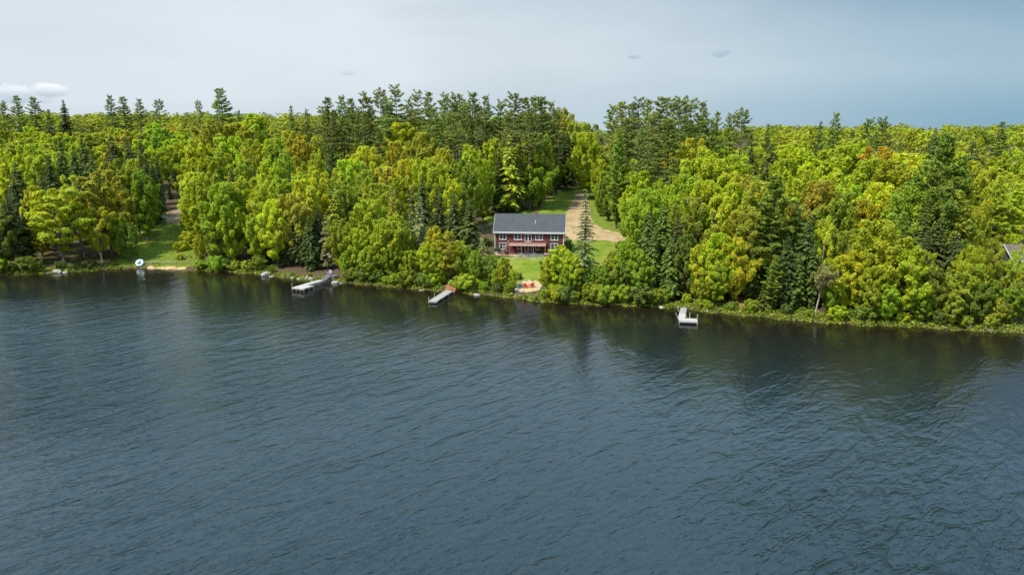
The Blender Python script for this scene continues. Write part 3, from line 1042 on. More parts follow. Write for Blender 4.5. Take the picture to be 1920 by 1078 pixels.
T_TABLE = """
# left edge and the trees left of the clearing
12 360 5 H d 1.1;40 395 7 H d 1.0;-8 400 3 B m 1.0;28 300 22 H d .95;75 318 18 H d 1.0;58 272 30 B l .85;5 282 34 B l .9;112 262 36 H d 1.0;135 275 30 H d .9;150 255 42 H d .9
190 322 11 B b 1.25;100 352 6 L y 1.25;140 345 10 L y .95;178 390 4 A l 1.0;60 350 12 B l .7;222 408 6 B g .8;238 418 5 B m .7;205 250 40 H d .95;236 262 38 H d .95;262 252 48 H d .9;283 300 40 H e .9;262 320 20 N g .95;280 335 34 N g .9
170 285 30 H e .9;216 300 22 B g .7;245 300 27 B l .65;310 275 92 B l .9;335 268 96 B y .9;292 290 66 H d .8;322 300 88 H d .85;352 320 82 N g .7;20 345 15 D d .9;88 288 26 H d .9
# right of the clearing
382 326 7 B l .95;374 345 10 B l .7;415 345 5 B l 1.0;455 332 11 B l 1.0;430 380 3 B l .8;490 348 9 B l .95;475 395 4 B l .85;510 375 5 B y .8;545 364 9 B v .9;520 330 20 B l .8;400 430 2.5 B m .7;372 440 3.5 B l .6
528 405 6 H d 1.0;556 398 7 H d .95;578 405 6 H d 1.0;595 385 12 H d .9;505 412 7 H d .8;610 395 7 D a .9;540 318 26 H e .8;565 330 24 B g .8
640 412 4 B l .9;698 376 10 B l .95;724 412 4 B l .95;668 430 4 B l .9;650 470 2.5 B g .9;690 462 2.5 B g 1.0;735 458 3 B g .9;745 400 9 B l .8;625 350 16 D v .9;648 340 20 B v .8;760 425 6 N g .7
787 364 12 D a 1.1;815 425 7 B y .9;840 436 5 L y .8;800 455 3 B l .9;828 475 3 B l .8;770 470 3 B l .8;858 452 8 B l .85;768 395 12 D p .9
# hill behind the trestle dock
557 254 55 B o .85;532 290 42 B g .8;590 290 42 B l .8;612 300 38 H e .85;515 262 62 B g .8;470 262 60 B l 1.0;430 258 66 B l 1.1;395 225 95 B v 1.2;440 232 98 F y 1.2;475 215 120 F l 1.1;372 262 64 B y 1.0;412 285 46 B l 1.1;450 300 38 B g .9;388 295 42 B l .8;500 300 36 B l .8
682 276 60 B l 1.05;655 300 44 B l .8;720 314 34 B y .95;742 268 72 B o .7;754 232 95 B y 1.25;790 250 82 B v .9;717 312 32 A a .8;700 345 20 B v .9;760 300 44 B y .8;690 320 30 B v .8;640 290 52 W m .7;620 270 62 W e .8;668 262 78 W m .7
805 298 40 B l .9;842 328 28 A l .85;885 273 52 A l 1.1;865 300 44 B g .8;905 300 66 B g .8;825 345 22 H d .9;790 330 30 H d .85;850 360 20 H d .8;872 350 30 H e .8;905 330 60 B g .7;830 280 60 B l .8;770 340 22 D p .9;735 345 18 D v .85
# round the house
955 250 74 D v 1.25;935 285 72 H e 1.0;972 290 76 H e .9;1012 252 84 B v 1.0;1000 288 80 B g 1.0;1030 285 106 B g .9;980 262 82 B v .9;925 262 78 B l .9;1064 245 118 H d 1.1;1048 262 116 H d 1.0;1072 280 128 H d .8;1057 206 138 B v .9;1022 310 98 H e .8;1048 318 118 H d .7
905 438 6.5 D a .95;945 482 3.5 N l 1.0;870 462 4 B g .85;918 478 4 B m .8;890 470 3.5 B g .7;930 505 2.5 B l .7;962 505 3.0 N l .6
1052 468 5 B l 1.05;1030 480 4 B l .8;1075 478 3.5 B y .9;1062 500 2 B g .8;1097 356 9 S a 1.25;1100 488 3 N e .7;1125 498 3 B g .8;1148 482 4 B g .85;1180 452 6 B g .95;1168 490 3 B m .8;1200 470 3 B g .9
1090 232 120 F v 1.0;1116 272 112 B l .85;1100 250 100 B y .9;1128 300 90 B l .8;1142 342 68 B m .8;1126 358 74 B g .55;1163 330 68 B l .9;1158 372 64 B m .7;1180 355 58 B l .9;1112 232 130 A a 1.0;1136 322 80 B g .7
# pines behind the house
613 182 95 P p .9;640 182 105 P p .9;657 184 100 P p .85;680 178 98 P p .9;692 182 110 P e .9;712 170 100 P p .95;742 164 104 P p 1.0;727 186 92 P p .9;783 174 108 P p .9;802 175 100 P p .9;765 190 118 P p .9;832 180 98 P p 1.0;857 178 104 P p 1.0;885 176 94 P p 1.1;912 182 102 P p .95;870 195 86 P p .9;938 192 106 P p .9;965 177 104 P p 1.0;985 182 112 P p .95;1000 184 98 P p 1.0;1017 181 92 P p 1.05;1035 194 104 P p .9;625 205 84 P p .8;670 205 82 P p .8;845 215 74 P p .8;900 218 78 P p .85;815 205 88 P p .85;955 212 80 P p .9;995 215 78 P p .85;1045 208 108 P p .8
# pines right of the drive
1150 198 98 P p .95;1168 190 90 P p 1.0;1185 194 102 P p .9;1198 188 96 P p 1.0;1215 190 84 P p 1.0;1240 181 78 P p 1.1;1258 188 92 P p 1.0;1275 185 84 P p 1.1;1297 190 90 P p 1.0;1320 194 100 P p .9;1345 212 105 P p .8;1372 216 108 P p .75;1392 207 100 P p .95;1255 222 50 P p 1.05;1175 225 66 P p .95;1205 240 56 P p .85;1225 215 70 P p .95;1285 215 72 P p .9;1160 245 60 W m .8;1300 232 84 P p .8;1330 225 96 P p .8
# right slope
1205 322 44 B y .95;1190 300 62 B l .8;1225 345 30 B v .9;1244 378 8 H e 1.25;1215 392 6 H e 1.05;1272 400 6 H d 1.1;1228 425 3.5 H e .9;1258 440 3 H e .9;1290 440 4 B m .8;1300 372 12 B v .9;1285 330 24 B l .9;1325 282 46 B l 1.1;1290 262 58 B y 1.0;1352 300 36 B y .95;1330 340 20 B l .9;1380 292 42 B l 1.0;1310 300 36 B l .9;1265 300 38 W m .8
1350 438 4.5 B l .95;1325 460 3.5 B l .8;1382 446 5 B y .8;1345 490 2.5 B g .9;1318 515 2 B l .8;1395 400 9 B v .9;1410 262 52 H d 1.15;1445 266 52 H d 1.15;1375 345 20 B l .9;1400 330 26 B v .9;1430 345 18 B v .9;1360 385 12 B l .8;1340 395 9 H d .8;1420 410 7 H e .9
1460 328 9 W m 1.1;1438 372 10 W m .95;1495 372 10 H e 1.1;1520 400 8 H d 1.05;1480 440 4 H d .95;1455 480 3 W m .9;1440 520 2 H e .9;1500 470 4 H e 1.0;1530 450 6 H e .9;1475 300 28 B l .9;1510 320 22 B l .95;1550 408 9 A l .6;1540 340 18 B v .95;1570 360 16 B v .9
1537 498 1.6 K a 1.0;1580 482 3.5 B l .9;1610 470 4 B l .9;1562 520 2.5 B g .8;1600 430 8 B v .8;1622 376 18 B o .9;1652 414 5 B l .95;1680 440 4 B l .9;1640 500 2.2 B g .95;1700 470 3 B l .95;1665 530 1.5 B g .9;1715 520 2.5 A g .8;1600 350 22 B l .9;1575 320 28 B l .9;1650 345 22 B y .9;1695 400 9 W m .8
1580 276 56 B l 1.2;1620 268 62 B l 1.1;1663 278 52 B o 1.1;1700 290 44 B y 1.0;1540 285 48 B l 1.1;1600 262 70 B v 1.0;1680 305 36 B l 1.0;1640 300 40 B l 1.0;1500 280 50 B l 1.1;1465 275 54 B y 1.0
1775 250 24 W m 1.15;1752 300 20 W m .9;1720 318 18 W m 1.0;1826 256 30 H d 1.1;1808 290 22 W m .9;1845 300 22 B l .9;1880 332 28 W v 1.0;1912 345 30 W l .9;1800 360 12 W v .9;1735 385 10 H e 1.05;1765 405 8 H d 1.1;1705 350 16 B g .9;1740 430 6 H d 1.0;1795 430 6 H d .9;1780 345 15 B m .9;1860 380 9 B v .8
1745 470 3 A l .6;1760 500 2.5 N m .8;1838 458 4.5 L l .9;1812 500 2.5 B v .9;1868 510 3 N g .9;1895 540 2 B g .9;1790 545 1.5 B v .8;1840 530 2 B m .8;1915 425 27 B y .6;1735 540 1.5 B g .8;1925 530 3 B m .9;1875 560 1.2 B v .7;1872 448 7 L l .6
# skyline conifers
2 192 150 P p .9;30 179 160 P p .9;62 184 155 P e 1.1;118 186 150 H d 1.3;205 180 170 P p .9;230 181 165 P p 1.1;260 187 175 P p .9;297 188 172 P p 1.0;371 190 165 P p .7;412 165 140 P p 1.35;447 204 140 H d .9;545 200 150 P p .6;575 208 140 P e .6;1568 214 120 P p .8;1630 224 130 P e .7;1658 224 118 P p 1.0;1880 228 150 P p .8;1440 232 150 P e .5;1540 232 150 P e .5;1755 236 110 H d .9;1600 240 105 H d .8;1690 262 72 H d .9;90 205 160 P e .6
"""


def skyline(px):
    return np.interp(px, [-300, 0, 100, 200, 260, 330, 450, 520, 620, 800, 1060, 1085, 1130, 1330, 1440, 1600, 1640, 1700, 1760, 1920, 2300],
                     [205, 207, 203, 204, 198, 203, 208, 208, 214, 224, 214, 228, 236, 240, 236, 236, 232, 230, 237, 234, 234])


for line in T_TABLE.strip().splitlines():
    if line.startswith('#'):
        continue
    for ent in line.split(';'):
        a = ent.split()
        add_top(float(a[0]), float(a[1]), float(a[2]), a[3], a[4], float(a[5]))
N_TABLE = len(TREES)

# ground that stays open, and what the trees in front must not hide (outlines as seen in the photograph)
OPEN_PX = [np.array(p, float) for p in (
    [(905, 400), (1010, 380), (1040, 352), (1110, 350), (1118, 415), (1182, 440), (1180, 470), (1120, 528), (1010, 552), (965, 556), (930, 520), (895, 490)],
    [(228, 506), (362, 508), (372, 480), (362, 372), (330, 376), (292, 408), (245, 432), (226, 480)],
    [(830, 550), (832, 520), (862, 520), (862, 552)], [(1880, 520), (1880, 470), (1960, 470), (1960, 530)])]
KEEP_PX = [(1888, 468, 1935, 524, 14), (1008, 374, 1088, 402, 70), (1040, 355, 1088, 374, 90), (922, 398, 1062, 482, 29), (960, 482, 1012, 548, 8), (1056, 362, 1110, 450, 35), (1110, 420, 1160, 470, 30), (248, 385, 352, 505, 4), (835, 520, 858, 548, 3)]


def open_ground(x, y):
    px, py = project(x, y, gz(x, y))
    return any(bool(inside(p, np.array(px), np.array(py))) for p in OPEN_PX)


def hides(x, y, h, rad, s):
    px, pt = project(x, y, gz(x, y) + h)
    _, pb = project(x, y, gz(x, y))
    w = rad * F / y
    for x0, y0, x1, y1, s0 in KEEP_PX:
        if s < s0 and px + w > x0 and px - w < x1 and pt < y1 and pb > y0:
            return True
    return False


g = np.random.default_rng(77)
pos = np.array([(t['x'], t['y']) for t in TREES])


def fill(n_try, s0, s1, spacing, far=False, limit=10 ** 6):
    """more trees between the ones set out above"""
    global pos
    n = 0
    out = []
    for _ in range(n_try):
        if n >= limit:
            break
        px = g.uniform(-60, 1980)
        s = s0 + (s1 - s0) * g.uniform() ** 0.8
        d = ray(px, 300)
        Y = shore_y(0) + s
        x = d[0] / d[1] * Y
        y = float(shore_y(x)) + s
        x = d[0] / d[1] * y
        s = y - float(shore_y(x))
        if s < s0 * 0.8:
            continue
        sp = spacing * g.uniform(0.85, 1.2)
        if (np.hypot(pos[:, 0] - x, pos[:, 1] - y) < sp).any() or open_ground(x, y):
            continue
        px_, _ = project(x, y, gz(x, y) + 15)
        pine = 600 < px_ < 1060 and 70 < s < 150 or 1140 < px_ < 1320 and 50 < s < 130
        u = g.uniform()
        if pine and u < 0.5:
            kind, col, h, rad = 'P', 'p', g.uniform(22, 29), 4
        elif u < (0.24 if s < 60 else 0.10):
            kind, col, h, rad = 'H', g.choice(['d', 'e', 'd']), g.uniform(12, 18), 3
        else:
            kind = 'F' if s > 75 else g.choice(['B', 'B', 'A', 'N'])
            col = g.choice(['l', 'y', 'v', 'g', 'o', 'b'], p=[.46, .24, .17, .10, .01, .02])
            h, rad = g.uniform(12, 17), 4.3
        _, pt = project(x, y, gz(x, y) + h)
        sk = skyline(px_) + (2 if kind not in 'P' else -30) + g.uniform(-4, 10)
        if pt < sk:
            dpx = (sk - pt) * y / F
            h -= dpx
            if h < 9:
                continue
            pt = sk
        if hides(x, y, h, rad, s):
            continue
        out.append(dict(x=x, y=y, h=h, kind=kind, col=str(col), wf=float(g.uniform(0.9, 1.2)), px=px_, py=pt, s=s))
        pos = np.vstack([pos, (x, y)])
        n += 1
    return out


near = fill(1600, 8, 60, 6.2, limit=70)
mid = fill(5000, 60, 150, 7.6, limit=230)
TREES += near + mid
far_trees = fill(6000, 150, 620, 9.5, limit=900)

# shrubs along the water
for px in np.arange(-10, 1935, 21.0):
    px = px + g.uniform(-8, 8)
    if 245 < px < 352 or 838 < px < 856 or 964 < px < 1024 or 1266 < px < 1292 or 1595 < px < 1612 and False or 592 < px < 612:
        continue
    d = ray(px, 560)
    yy = float(shore_y(d[0] / d[1] * 120))
    x = d[0] / d[1] * yy
    y = float(shore_y(x)) + g.uniform(0.7, 2.2)
    if open_ground(x, y) and px < 960:
        continue
    h = g.uniform(1.5, 3.2)
    if 510 < px < 640:
        h = g.uniform(0.8, 1.3)
    px_, pt = project(x, y, gz(x, y) + h)
    TREES.append(dict(x=x, y=y, h=h, kind='U', col=str(g.choice(['g', 'l', 'm', 'v', 'g', 'e'])), wf=float(g.uniform(0.9, 1.35)), px=px_, py=pt, s=1.5))
# bushes on the open ground
for px, py, h, c in ((1172, 470, 2.2, 'g'), (1150, 490, 2.0, 'g'), (912, 462, 1.8, 'm'), (934, 474, 1.2, 'g'), (1066, 470, 2.4, 'a'), (1052, 478, 2.2, 'l'), (1036, 520, 2.6, 'l'), (1165, 500, 2.5, 'l'),
                     (246, 436, 1.2, 'm'), (262, 428, 1.8, 'e'), (236, 466, 0.9, 'm'), (345, 470, 2.2, 'y'), (352, 455, 2.6, 'l'), (338, 487, 1.4, 'y'), (346, 425, 2.0, 'l'), (300, 402, 1.4, 'm'), (292, 408, 1.8, 'e'),
                     (1020, 560, 1.6, 'g'), (985, 560, 0.7, 'g'), (1004, 563, 0.8, 'v'), (972, 524, 1.3, 'm'), (905, 480, 2.2, 'a')):
    x, y = on_ground(px, py)
    TREES.append(dict(x=x, y=y, h=h, kind='U', col=c, wf=1.0, px=px, py=py, s=y - float(shore_y(x))))

# labels: look first, then where it stands, then its place among look-alikes
# wholly hidden ones are left out, those that show only a speck of crown join the mass of the wood
DROP = {514, 515, 516, 519, 520, 521, 529, 533, 535, 538, 539, 30, 547, 551, 559, 563, 569, 570, 575, 581, 585, 586, 587, 593, 598, 608, 609, 618, 619, 620, 623, 624, 686, 693, 705, 710, 712, 717, 718, 331, 345, 347, 349, 354, 355, 359, 361, 363, 365, 367, 368, 371, 376, 378, 380, 383, 384, 385, 388, 390, 391, 392, 394, 404, 405, 406, 418, 419, 423, 426, 430, 435, 448, 451, 453, 459, 460, 478, 480, 486, 491, 500, 504, 508, 510, 511}
MASS = {518, 396, 397, 401, 402, 403, 534, 408, 536, 413, 415, 416, 417, 420, 550, 552, 553, 554, 429, 558, 431, 433, 562, 438, 568, 452, 454, 456, 458, 588, 463, 591, 465, 592, 468, 599, 600, 474, 475, 605, 479, 607, 481, 483, 484, 485, 614, 497, 498, 505, 123, 126}
if len(TREES) == 724:
    far_trees += [dict(t, kind='F' if t['kind'] in 'BALN' else t['kind']) for i, t in enumerate(TREES) if i in MASS]
    TREES = [t for i, t in enumerate(TREES) if i not in DROP and i not in MASS]
else:
    print('TREE LIST CHANGED', len(TREES))


def move(px, s, *new):
    global TREES
    TREES = [t for t in TREES if not (t['px'] == px and t['s'] == s)]
    if new:
        add_top(*new)


move(1838, 4.5, 1822, 462, 4.5, 'B', 'l', 0.75)
move(1872, 7, 1840, 432, 26, 'B', 'l', 0.6)
move(1868, 3, 1862, 522, 3, 'N', 'g', 0.8)
move(1860, 9, 1818, 388, 12, 'B', 'v', 0.65)
move(1880, 28, 1878, 332, 40, 'W', 'v', 0.9)
move(1912, 30, 1912, 345, 42, 'W', 'l', 0.9)
move(1915, 27)
move(1845, 22, 1826, 305, 24, 'B', 'l', 0.65)
TREES = [t for t in TREES if not (t['px'] > 1925 and 13 < t['s'] < 26)]
TREES = [t for t in TREES if not (t['px'] > 1868 and 1.6 < t['s'] < 13 and t['py'] < 515)]
move(1097, 9, 1098, 350, 4.5, 'S', 'a', 1.45)
# fewer shrubs where trunks stand free along the bank
_k = 0
_keep = []
for t in TREES:
    if t['kind'] == 'U' and t['s'] == 1.5 and (t['px'] > 1290 or 60 < t['px'] < 240 or 500 < t['px'] < 640):
        _k += 1
        if _k % 2:
            continue
        t['h'] *= 0.75
    _keep.append(t)
TREES = _keep
add_top(1886, 490, 13, 'B', 'g', 0.75)
add_top(1914, 462, 15, 'A', 'l', 0.6)
add_top(1903, 474, 14, 'A', 'y', 0.55)
add_top(1874, 452, 15, 'A', 'l', 0.55)
add_top(1912, 505, 12, 'B', 'v', 0.6)
add_top(1900, 440, 33, 'B', 'y', 0.7)
add_top(346, 335, 78, 'N', 'g', 0.8)
add_top(330, 340, 84, 'B', 'm', 0.6)
add_top(338, 300, 100, 'B', 'l', 0.8)
add_top(316, 345, 74, 'H', 'd', 0.8)
buckets = {}
for t in TREES:
    size = 'small ' if t['h'] < 8 and t['kind'] not in 'UK' else ''
    base = '%s%s %s %s %s' % (size, LC[t['col']][0], NOUN[t['kind']], row_name(t['s']) if t['kind'] != 'U' or t['s'] > 3 else 'hanging over the water', zone(t['px']))
    buckets.setdefault(base, []).append(t)
for base, ts in buckets.items():
    ts.sort(key=lambda t: t['px'])
    for i, t in enumerate(ts):
        t['label'] = base if len(ts) == 1 else base + (', leftmost' if i == 0 else ', rightmost' if i == len(ts) - 1 else ', %s from left' % ORD[min(i, 14)])
GROUPS = {'broadleaf_tree': 'broadleaf trees on the wooded hillside', 'shore_shrub': 'shrubs along the shore', 'hemlock_tree': 'hemlocks on the hillside', 'pine_tree': 'pines standing above the wood'}
BARK = {'B': (0.10, 0.085, 0.07), 'A': (0.36, 0.34, 0.31), 'L': (0.20, 0.18, 0.15), 'N': (0.12, 0.10, 0.085), 'F': (0.14, 0.125, 0.105), 'U': (0.09, 0.07, 0.05), 'K': (0.42, 0.38, 0.33), 'H': (0.085, 0.065, 0.052),
        'P': (0.09, 0.075, 0.065), 'W': (0.16, 0.14, 0.125), 'S': (0.22, 0.20, 0.17), 'D': (0.17, 0.15, 0.13)}
for i, t in enumerate(TREES):
    pl = PROTO[t['kind']]
    crown_me, trunk_me, h0, r0 = pl[int(g.integers(len(pl)))]
    sh = t['h'] / h0
    sw = t['wf'] * (sh ** 0.75 if t['kind'] not in 'U' else sh) * g.uniform(0.94, 1.08)
    if t['kind'] in 'BALN' and t['s'] > 14:
        sw = min(sw, sh * 1.25)
    root = empty(KIND_NAME[t['kind']], (t['x'], t['y'], gz(t['x'], t['y']) - 0.05), 0.0 if t['kind'] == 'K' else g.uniform(0, 6.28))
    root.scale = (sw, sw, sh)
    tag(root, t['label'], 'shrub' if t['kind'] == 'U' else 'tree', GROUPS.get(KIND_NAME[t['kind']]))
    tk = link(bpy.data.objects.new('trunk', trunk_me), root)
    bc = np.array(BARK[t['kind']]) * g.uniform(0.75, 1.3)
    tk.color = (*bc, 1)
    cr = link(bpy.data.objects.new('crown', crown_me), root)
    c = np.array(LC[t['col']][1])
    if t['kind'] in 'HPD' and t['col'] in 'dep':
        c = c * np.array([1.0, 1.0, 0.9])
    c = c * g.uniform(0.86, 1.24) * (1 + g.normal(0, 0.06, 3))
    cr.color = (*np.clip(c, 0.005, 1), 1)

# the wood beyond, one mass to the horizon
V, Fc, CC = [], [], []
off = 0
protoF = []
for k, (cm, tm, h0, r0) in enumerate(PROTO['F'] + PROTO['H'][:2] + PROTO['P'][:2]):
    nq = len(cm.polygons)
    co = np.empty(len(cm.vertices) * 3, np.float32)
    cm.vertices.foreach_get('co', co)
    co = co.reshape(nq, 4, 3)
    sel = np.random.default_rng(k).choice(nq, 620, replace=False)
    q = co[sel]
    cen = q.mean(1, keepdims=True)
    protoF.append(((q - cen) * (2.1 if k < 3 else 2.6) + cen, h0))
for t in far_trees:
    k = {'F': int(g.integers(3)), 'H': 3 + int(g.integers(2)), 'P': 5 + int(g.integers(2))}.get(t['kind'], 0)
    q, h0 = protoF[k]
    sh = t['h'] / h0
    n_keep = 620 if t['s'] < 350 else 380
    q = q[:n_keep] * np.array([sh * t['wf'] * 1.05, sh * t['wf'] * 1.05, sh]) * (1 if n_keep == 620 else 1.0)
    a = g.uniform(0, 6.28)
    ca, sa = math.cos(a), math.sin(a)
    q = np.stack([q[..., 0] * ca - q[..., 1] * sa + t['x'], q[..., 0] * sa + q[..., 1] * ca + t['y'], q[..., 2] + gz(t['x'], t['y'])], -1)
    V.append(q.reshape(-1, 3))
    c = np.array(LC[t['col']][1]) * g.uniform(0.68, 1.02)
    CC.append(np.clip(c * (1 + g.normal(0, 0.16, (n_keep, 1))), 0.005, 1))
V = np.concatenate(V)
fw = link(bpy.data.objects.new('distant_forest', mesh_np('distant_forest', V, np.arange(len(V)).reshape(-1, 4), M['mixed'], {'leafcol': np.concatenate(CC)})))
tag(fw, 'distant unbroken woodland covering the ridge up to the horizon', 'forest', kind='stuff')

# low growth on the forest floor and along the bank
n = 46000
px = g.uniform(-40, 1960, n)
s = np.where(g.uniform(0, 1, n) < 0.5, g.uniform(-0.2, 3.0, n), g.uniform(0, 1, n) ** 1.6 * 55)
dxy = (px - 960) / F / (CP + 0.1 * SP)
y = shore_y(dxy * 120) + s
for _ in range(3):
    y = shore_y(dxy * y) + s
x = dxy * y
z = ground_z(x, y)
keep = np.ones(n, bool)
ppx, ppy = project(x, y, z)
for p in OPEN_PX:
    keep &= ~inside(p, ppx, ppy)
keep &= ~((ppx > 515) & (ppx < 645) & (s > 1.6) & (s < 16))
keep &= (vnoise(x, y, 0.35) > -0.35) | (s < 1.5)
x, y, z, s = x[keep], y[keep], z[keep], s[keep]
n = len(x)
hh = np.abs(g.normal(0, 0.35, n)) * np.where(s < 2, 0.9, 1.2) * (0.6 + 0.5 * vnoise(x, y, 0.9))
c = np.stack([x, y, z + np.clip(hh, 0.02, 1.3)], 1)
a = g.uniform(0.10, 0.26, n)
v, f = leaf_quads(c, g.normal(0, 0.45, (n, 3)) + np.array([0, -0.15, 0.8]), g.normal(0, 1, (n, 3)) + np.array([0, 0, 0.5]), a, a * g.uniform(0.3, 0.7, n), 0.2)
pal = np.array([LC[k][1] for k in 'gmlevd'])
cc = pal[g.choice(6, n, p=[.25, .25, .15, .15, .12, .08])] * g.uniform(0.6, 1.15, (n, 1))
ug = link(bpy.data.objects.new('undergrowth', mesh_np('undergrowth', v, f, M['mixed'], {'leafcol': cc})))
tag(ug, 'low ferns and brush on the forest floor and along the bank', 'undergrowth', kind='stuff')

# rough grass of the clearing and the lawn edges
def grass(name, poly_px, n, hmin, hmax, palette, label, bias=0.0):
    poly = smooth_poly([on_ground(*p) for p in poly_px], 0.3, 3)
    x0, y0 = poly.min(0)
    x1, y1 = poly.max(0)
    x, y = g.uniform(x0, x1, n), g.uniform(y0, y1, n)
    k = inside(poly, x, y)
    x, y = x[k], y[k]
    m = len(x)
    hgt = g.uniform(hmin, hmax, m) * (0.7 + 0.5 * vnoise(x, y, 0.5))
    hgt = np.clip(hgt, hmin * 0.5, hmax)
    c = np.stack([x, y, ground_z(x, y) + hgt * 0.9], 1)
    v, f = leaf_quads(c, np.stack([g.normal(0, 0.8, m), g.normal(-0.6, 0.6, m), g.uniform(0.1, 0.9, m)], 1), g.normal(0, 0.3, (m, 3)) + np.array([0, 0, 1.0]), hgt, hgt * g.uniform(0.25, 0.6, m), 0.1)
    pal = np.array(palette)
    w = np.clip((vnoise(x, y, 0.28) + 1) / 2 * len(pal) + g.normal(0, 0.7, m) + bias, 0, len(pal) - 1).astype(int)
    o = link(bpy.data.objects.new(name, mesh_np(name, v, f, M['mixed'], {'leafcol': pal[w] * g.uniform(0.7, 1.2, (m, 1))})))
    tag(o, label, 'grass', kind='stuff')


grass('meadow_grass', [(228, 499), (262, 500), (350, 500), (372, 490), (365, 440), (358, 412), (300, 418), (262, 426), (238, 455), (222, 480)], 9000, 0.10, 0.32,
      [(0.09, 0.145, 0.014), (0.13, 0.19, 0.016), (0.19, 0.23, 0.018), (0.24, 0.24, 0.035), (0.20, 0.17, 0.06)], 'tall uncut grass and weeds in the clearing')
grass('lawn_fringe', [(1010, 535), (1060, 535), (1110, 526), (1165, 496), (1180, 462), (1160, 470), (1120, 505), (1070, 520), (1020, 525)], 5000, 0.12, 0.4,
      [(0.08, 0.13, 0.012), (0.12, 0.18, 0.014), (0.15, 0.20, 0.015)], 'longer grass where the lawn meets the shore trees')

# ------------------------------------------------------------------ materials for built things
m, nt, b = new_mat('red_clapboard')
f = mnoise(nt, 1.2, 5, 0.6, mscale=(1, 1, 3))
nt.links.new(mramp(nt, f, [(0.3, (0.078, 0.018, 0.016)), (0.7, (0.125, 0.028, 0.024))]), b.inputs['Base Color'])
b.inputs['Roughness'].default_value = 0.75
wv = nt.nodes.new('ShaderNodeTexWave')
wv.bands_direction = 'Z'
wv.wave_profile = 'SAW'
wv.inputs['Scale'].default_value = 0.3142 / 0.15 / 2
tcx = nt.nodes.new('ShaderNodeTexCoord')
nt.links.new(tcx.outputs['Object'], wv.inputs['Vector'])
mbump(nt, b, wv.outputs['Fac'], 0.02)
M['red'] = m
m, nt, b = new_mat('roof_shingles')
f = mnoise(nt, 0.7, 5, 0.6)
f2 = mnoise(nt, 6, 4, 0.7, mscale=(1, 3, 3))
nt.links.new(mmix(nt, 0.5, mramp(nt, f, [(0.3, (0.026, 0.029, 0.037)), (0.7, (0.050, 0.053, 0.063))]), mramp(nt, f2, [(0.3, (0.020, 0.023, 0.030)), (0.7, (0.062, 0.065, 0.075))])), b.inputs['Base Color'])
b.inputs['Roughness'].default_value = 0.9
mbump(nt, b, f2, 0.03)
M['roof'] = m
M['white'] = noisy('white_trim', (0.40, 0.40, 0.40), (0.50, 0.50, 0.50), 2.0, 0.6)
M['glass'] = noisy('window_glass', (0.012, 0.016, 0.024), (0.03, 0.036, 0.046), 0.8, 0.05, spec=0.6)
M['brick'] = noisy('chimney_brick', (0.13, 0.06, 0.045), (0.24, 0.12, 0.09), 4.0, 0.9, 0.02)
M['metal'] = noisy('grey_metal', (0.42, 0.43, 0.44), (0.6, 0.6, 0.6), 3.0, 0.4, metal=0.6)
M['redwood'] = noisy('stained_deck_wood', (0.17, 0.07, 0.055), (0.30, 0.14, 0.11), 1.6, 0.8, mscale=(0.6, 4, 4))
M['pinkwood'] = noisy('faded_deck_board', (0.36, 0.24, 0.21), (0.52, 0.40, 0.36), 1.3, 0.8, mscale=(0.6, 4, 4))
M['greywood'] = noisy('weathered_wood', (0.17, 0.16, 0.15), (0.31, 0.295, 0.275), 1.6, 0.85, 0.01, 14, mscale=(1, 5, 1))
M['palewood'] = noisy('bleached_wood', (0.24, 0.23, 0.22), (0.38, 0.37, 0.35), 1.6, 0.8, 0.01, 14, mscale=(1, 5, 1))
M['stone'] = noisy('granite', (0.075, 0.07, 0.062), (0.17, 0.16, 0.14), 2.4, 0.9, 0.05, 5)
M['palestone'] = noisy('pale_granite', (0.20, 0.195, 0.18), (0.36, 0.35, 0.32), 2.4, 0.9, 0.05, 5)
M['patio'] = noisy('patio_pavers', (0.33, 0.18, 0.12), (0.50, 0.32, 0.22), 1.4, 0.9, 0.02, 6)
M['black'] = noisy('black_enamel', (0.012, 0.012, 0.014), (0.03, 0.03, 0.034), 3, 0.35)
M['teal'] = noisy('grey_teal_paint', (0.14, 0.19, 0.19), (0.24, 0.29, 0.28), 2, 0.6)
M['redpaint'] = noisy('red_paint', (0.55, 0.03, 0.06), (0.72, 0.06, 0.10), 2, 0.5)
M['whitevinyl'] = noisy('white_vinyl', (0.40, 0.45, 0.47), (0.50, 0.55, 0.56), 1.5, 0.35)
M['tealvinyl'] = noisy('teal_vinyl', (0.05, 0.35, 0.42), (0.09, 0.45, 0.52), 1.5, 0.35)
M['navy'] = noisy('navy_vinyl', (0.02, 0.03, 0.07), (0.04, 0.06, 0.12), 1.5, 0.4)
M['lilac'] = noisy('lilac_canvas', (0.20, 0.19, 0.32), (0.28, 0.27, 0.42), 3, 0.8)
M['brownroof'] = noisy('brown_shingles', (0.065, 0.05, 0.042), (0.13, 0.10, 0.088), 2.0, 0.9, 0.03, 7)
M['cabinwall'] = noisy('dark_cabin_siding', (0.05, 0.055, 0.05), (0.09, 0.095, 0.085), 1.5, 0.85)
M['beige'] = noisy('beige_deck_wood', (0.28, 0.23, 0.16), (0.42, 0.35, 0.25), 1.5, 0.8, mscale=(0.6, 4, 4))

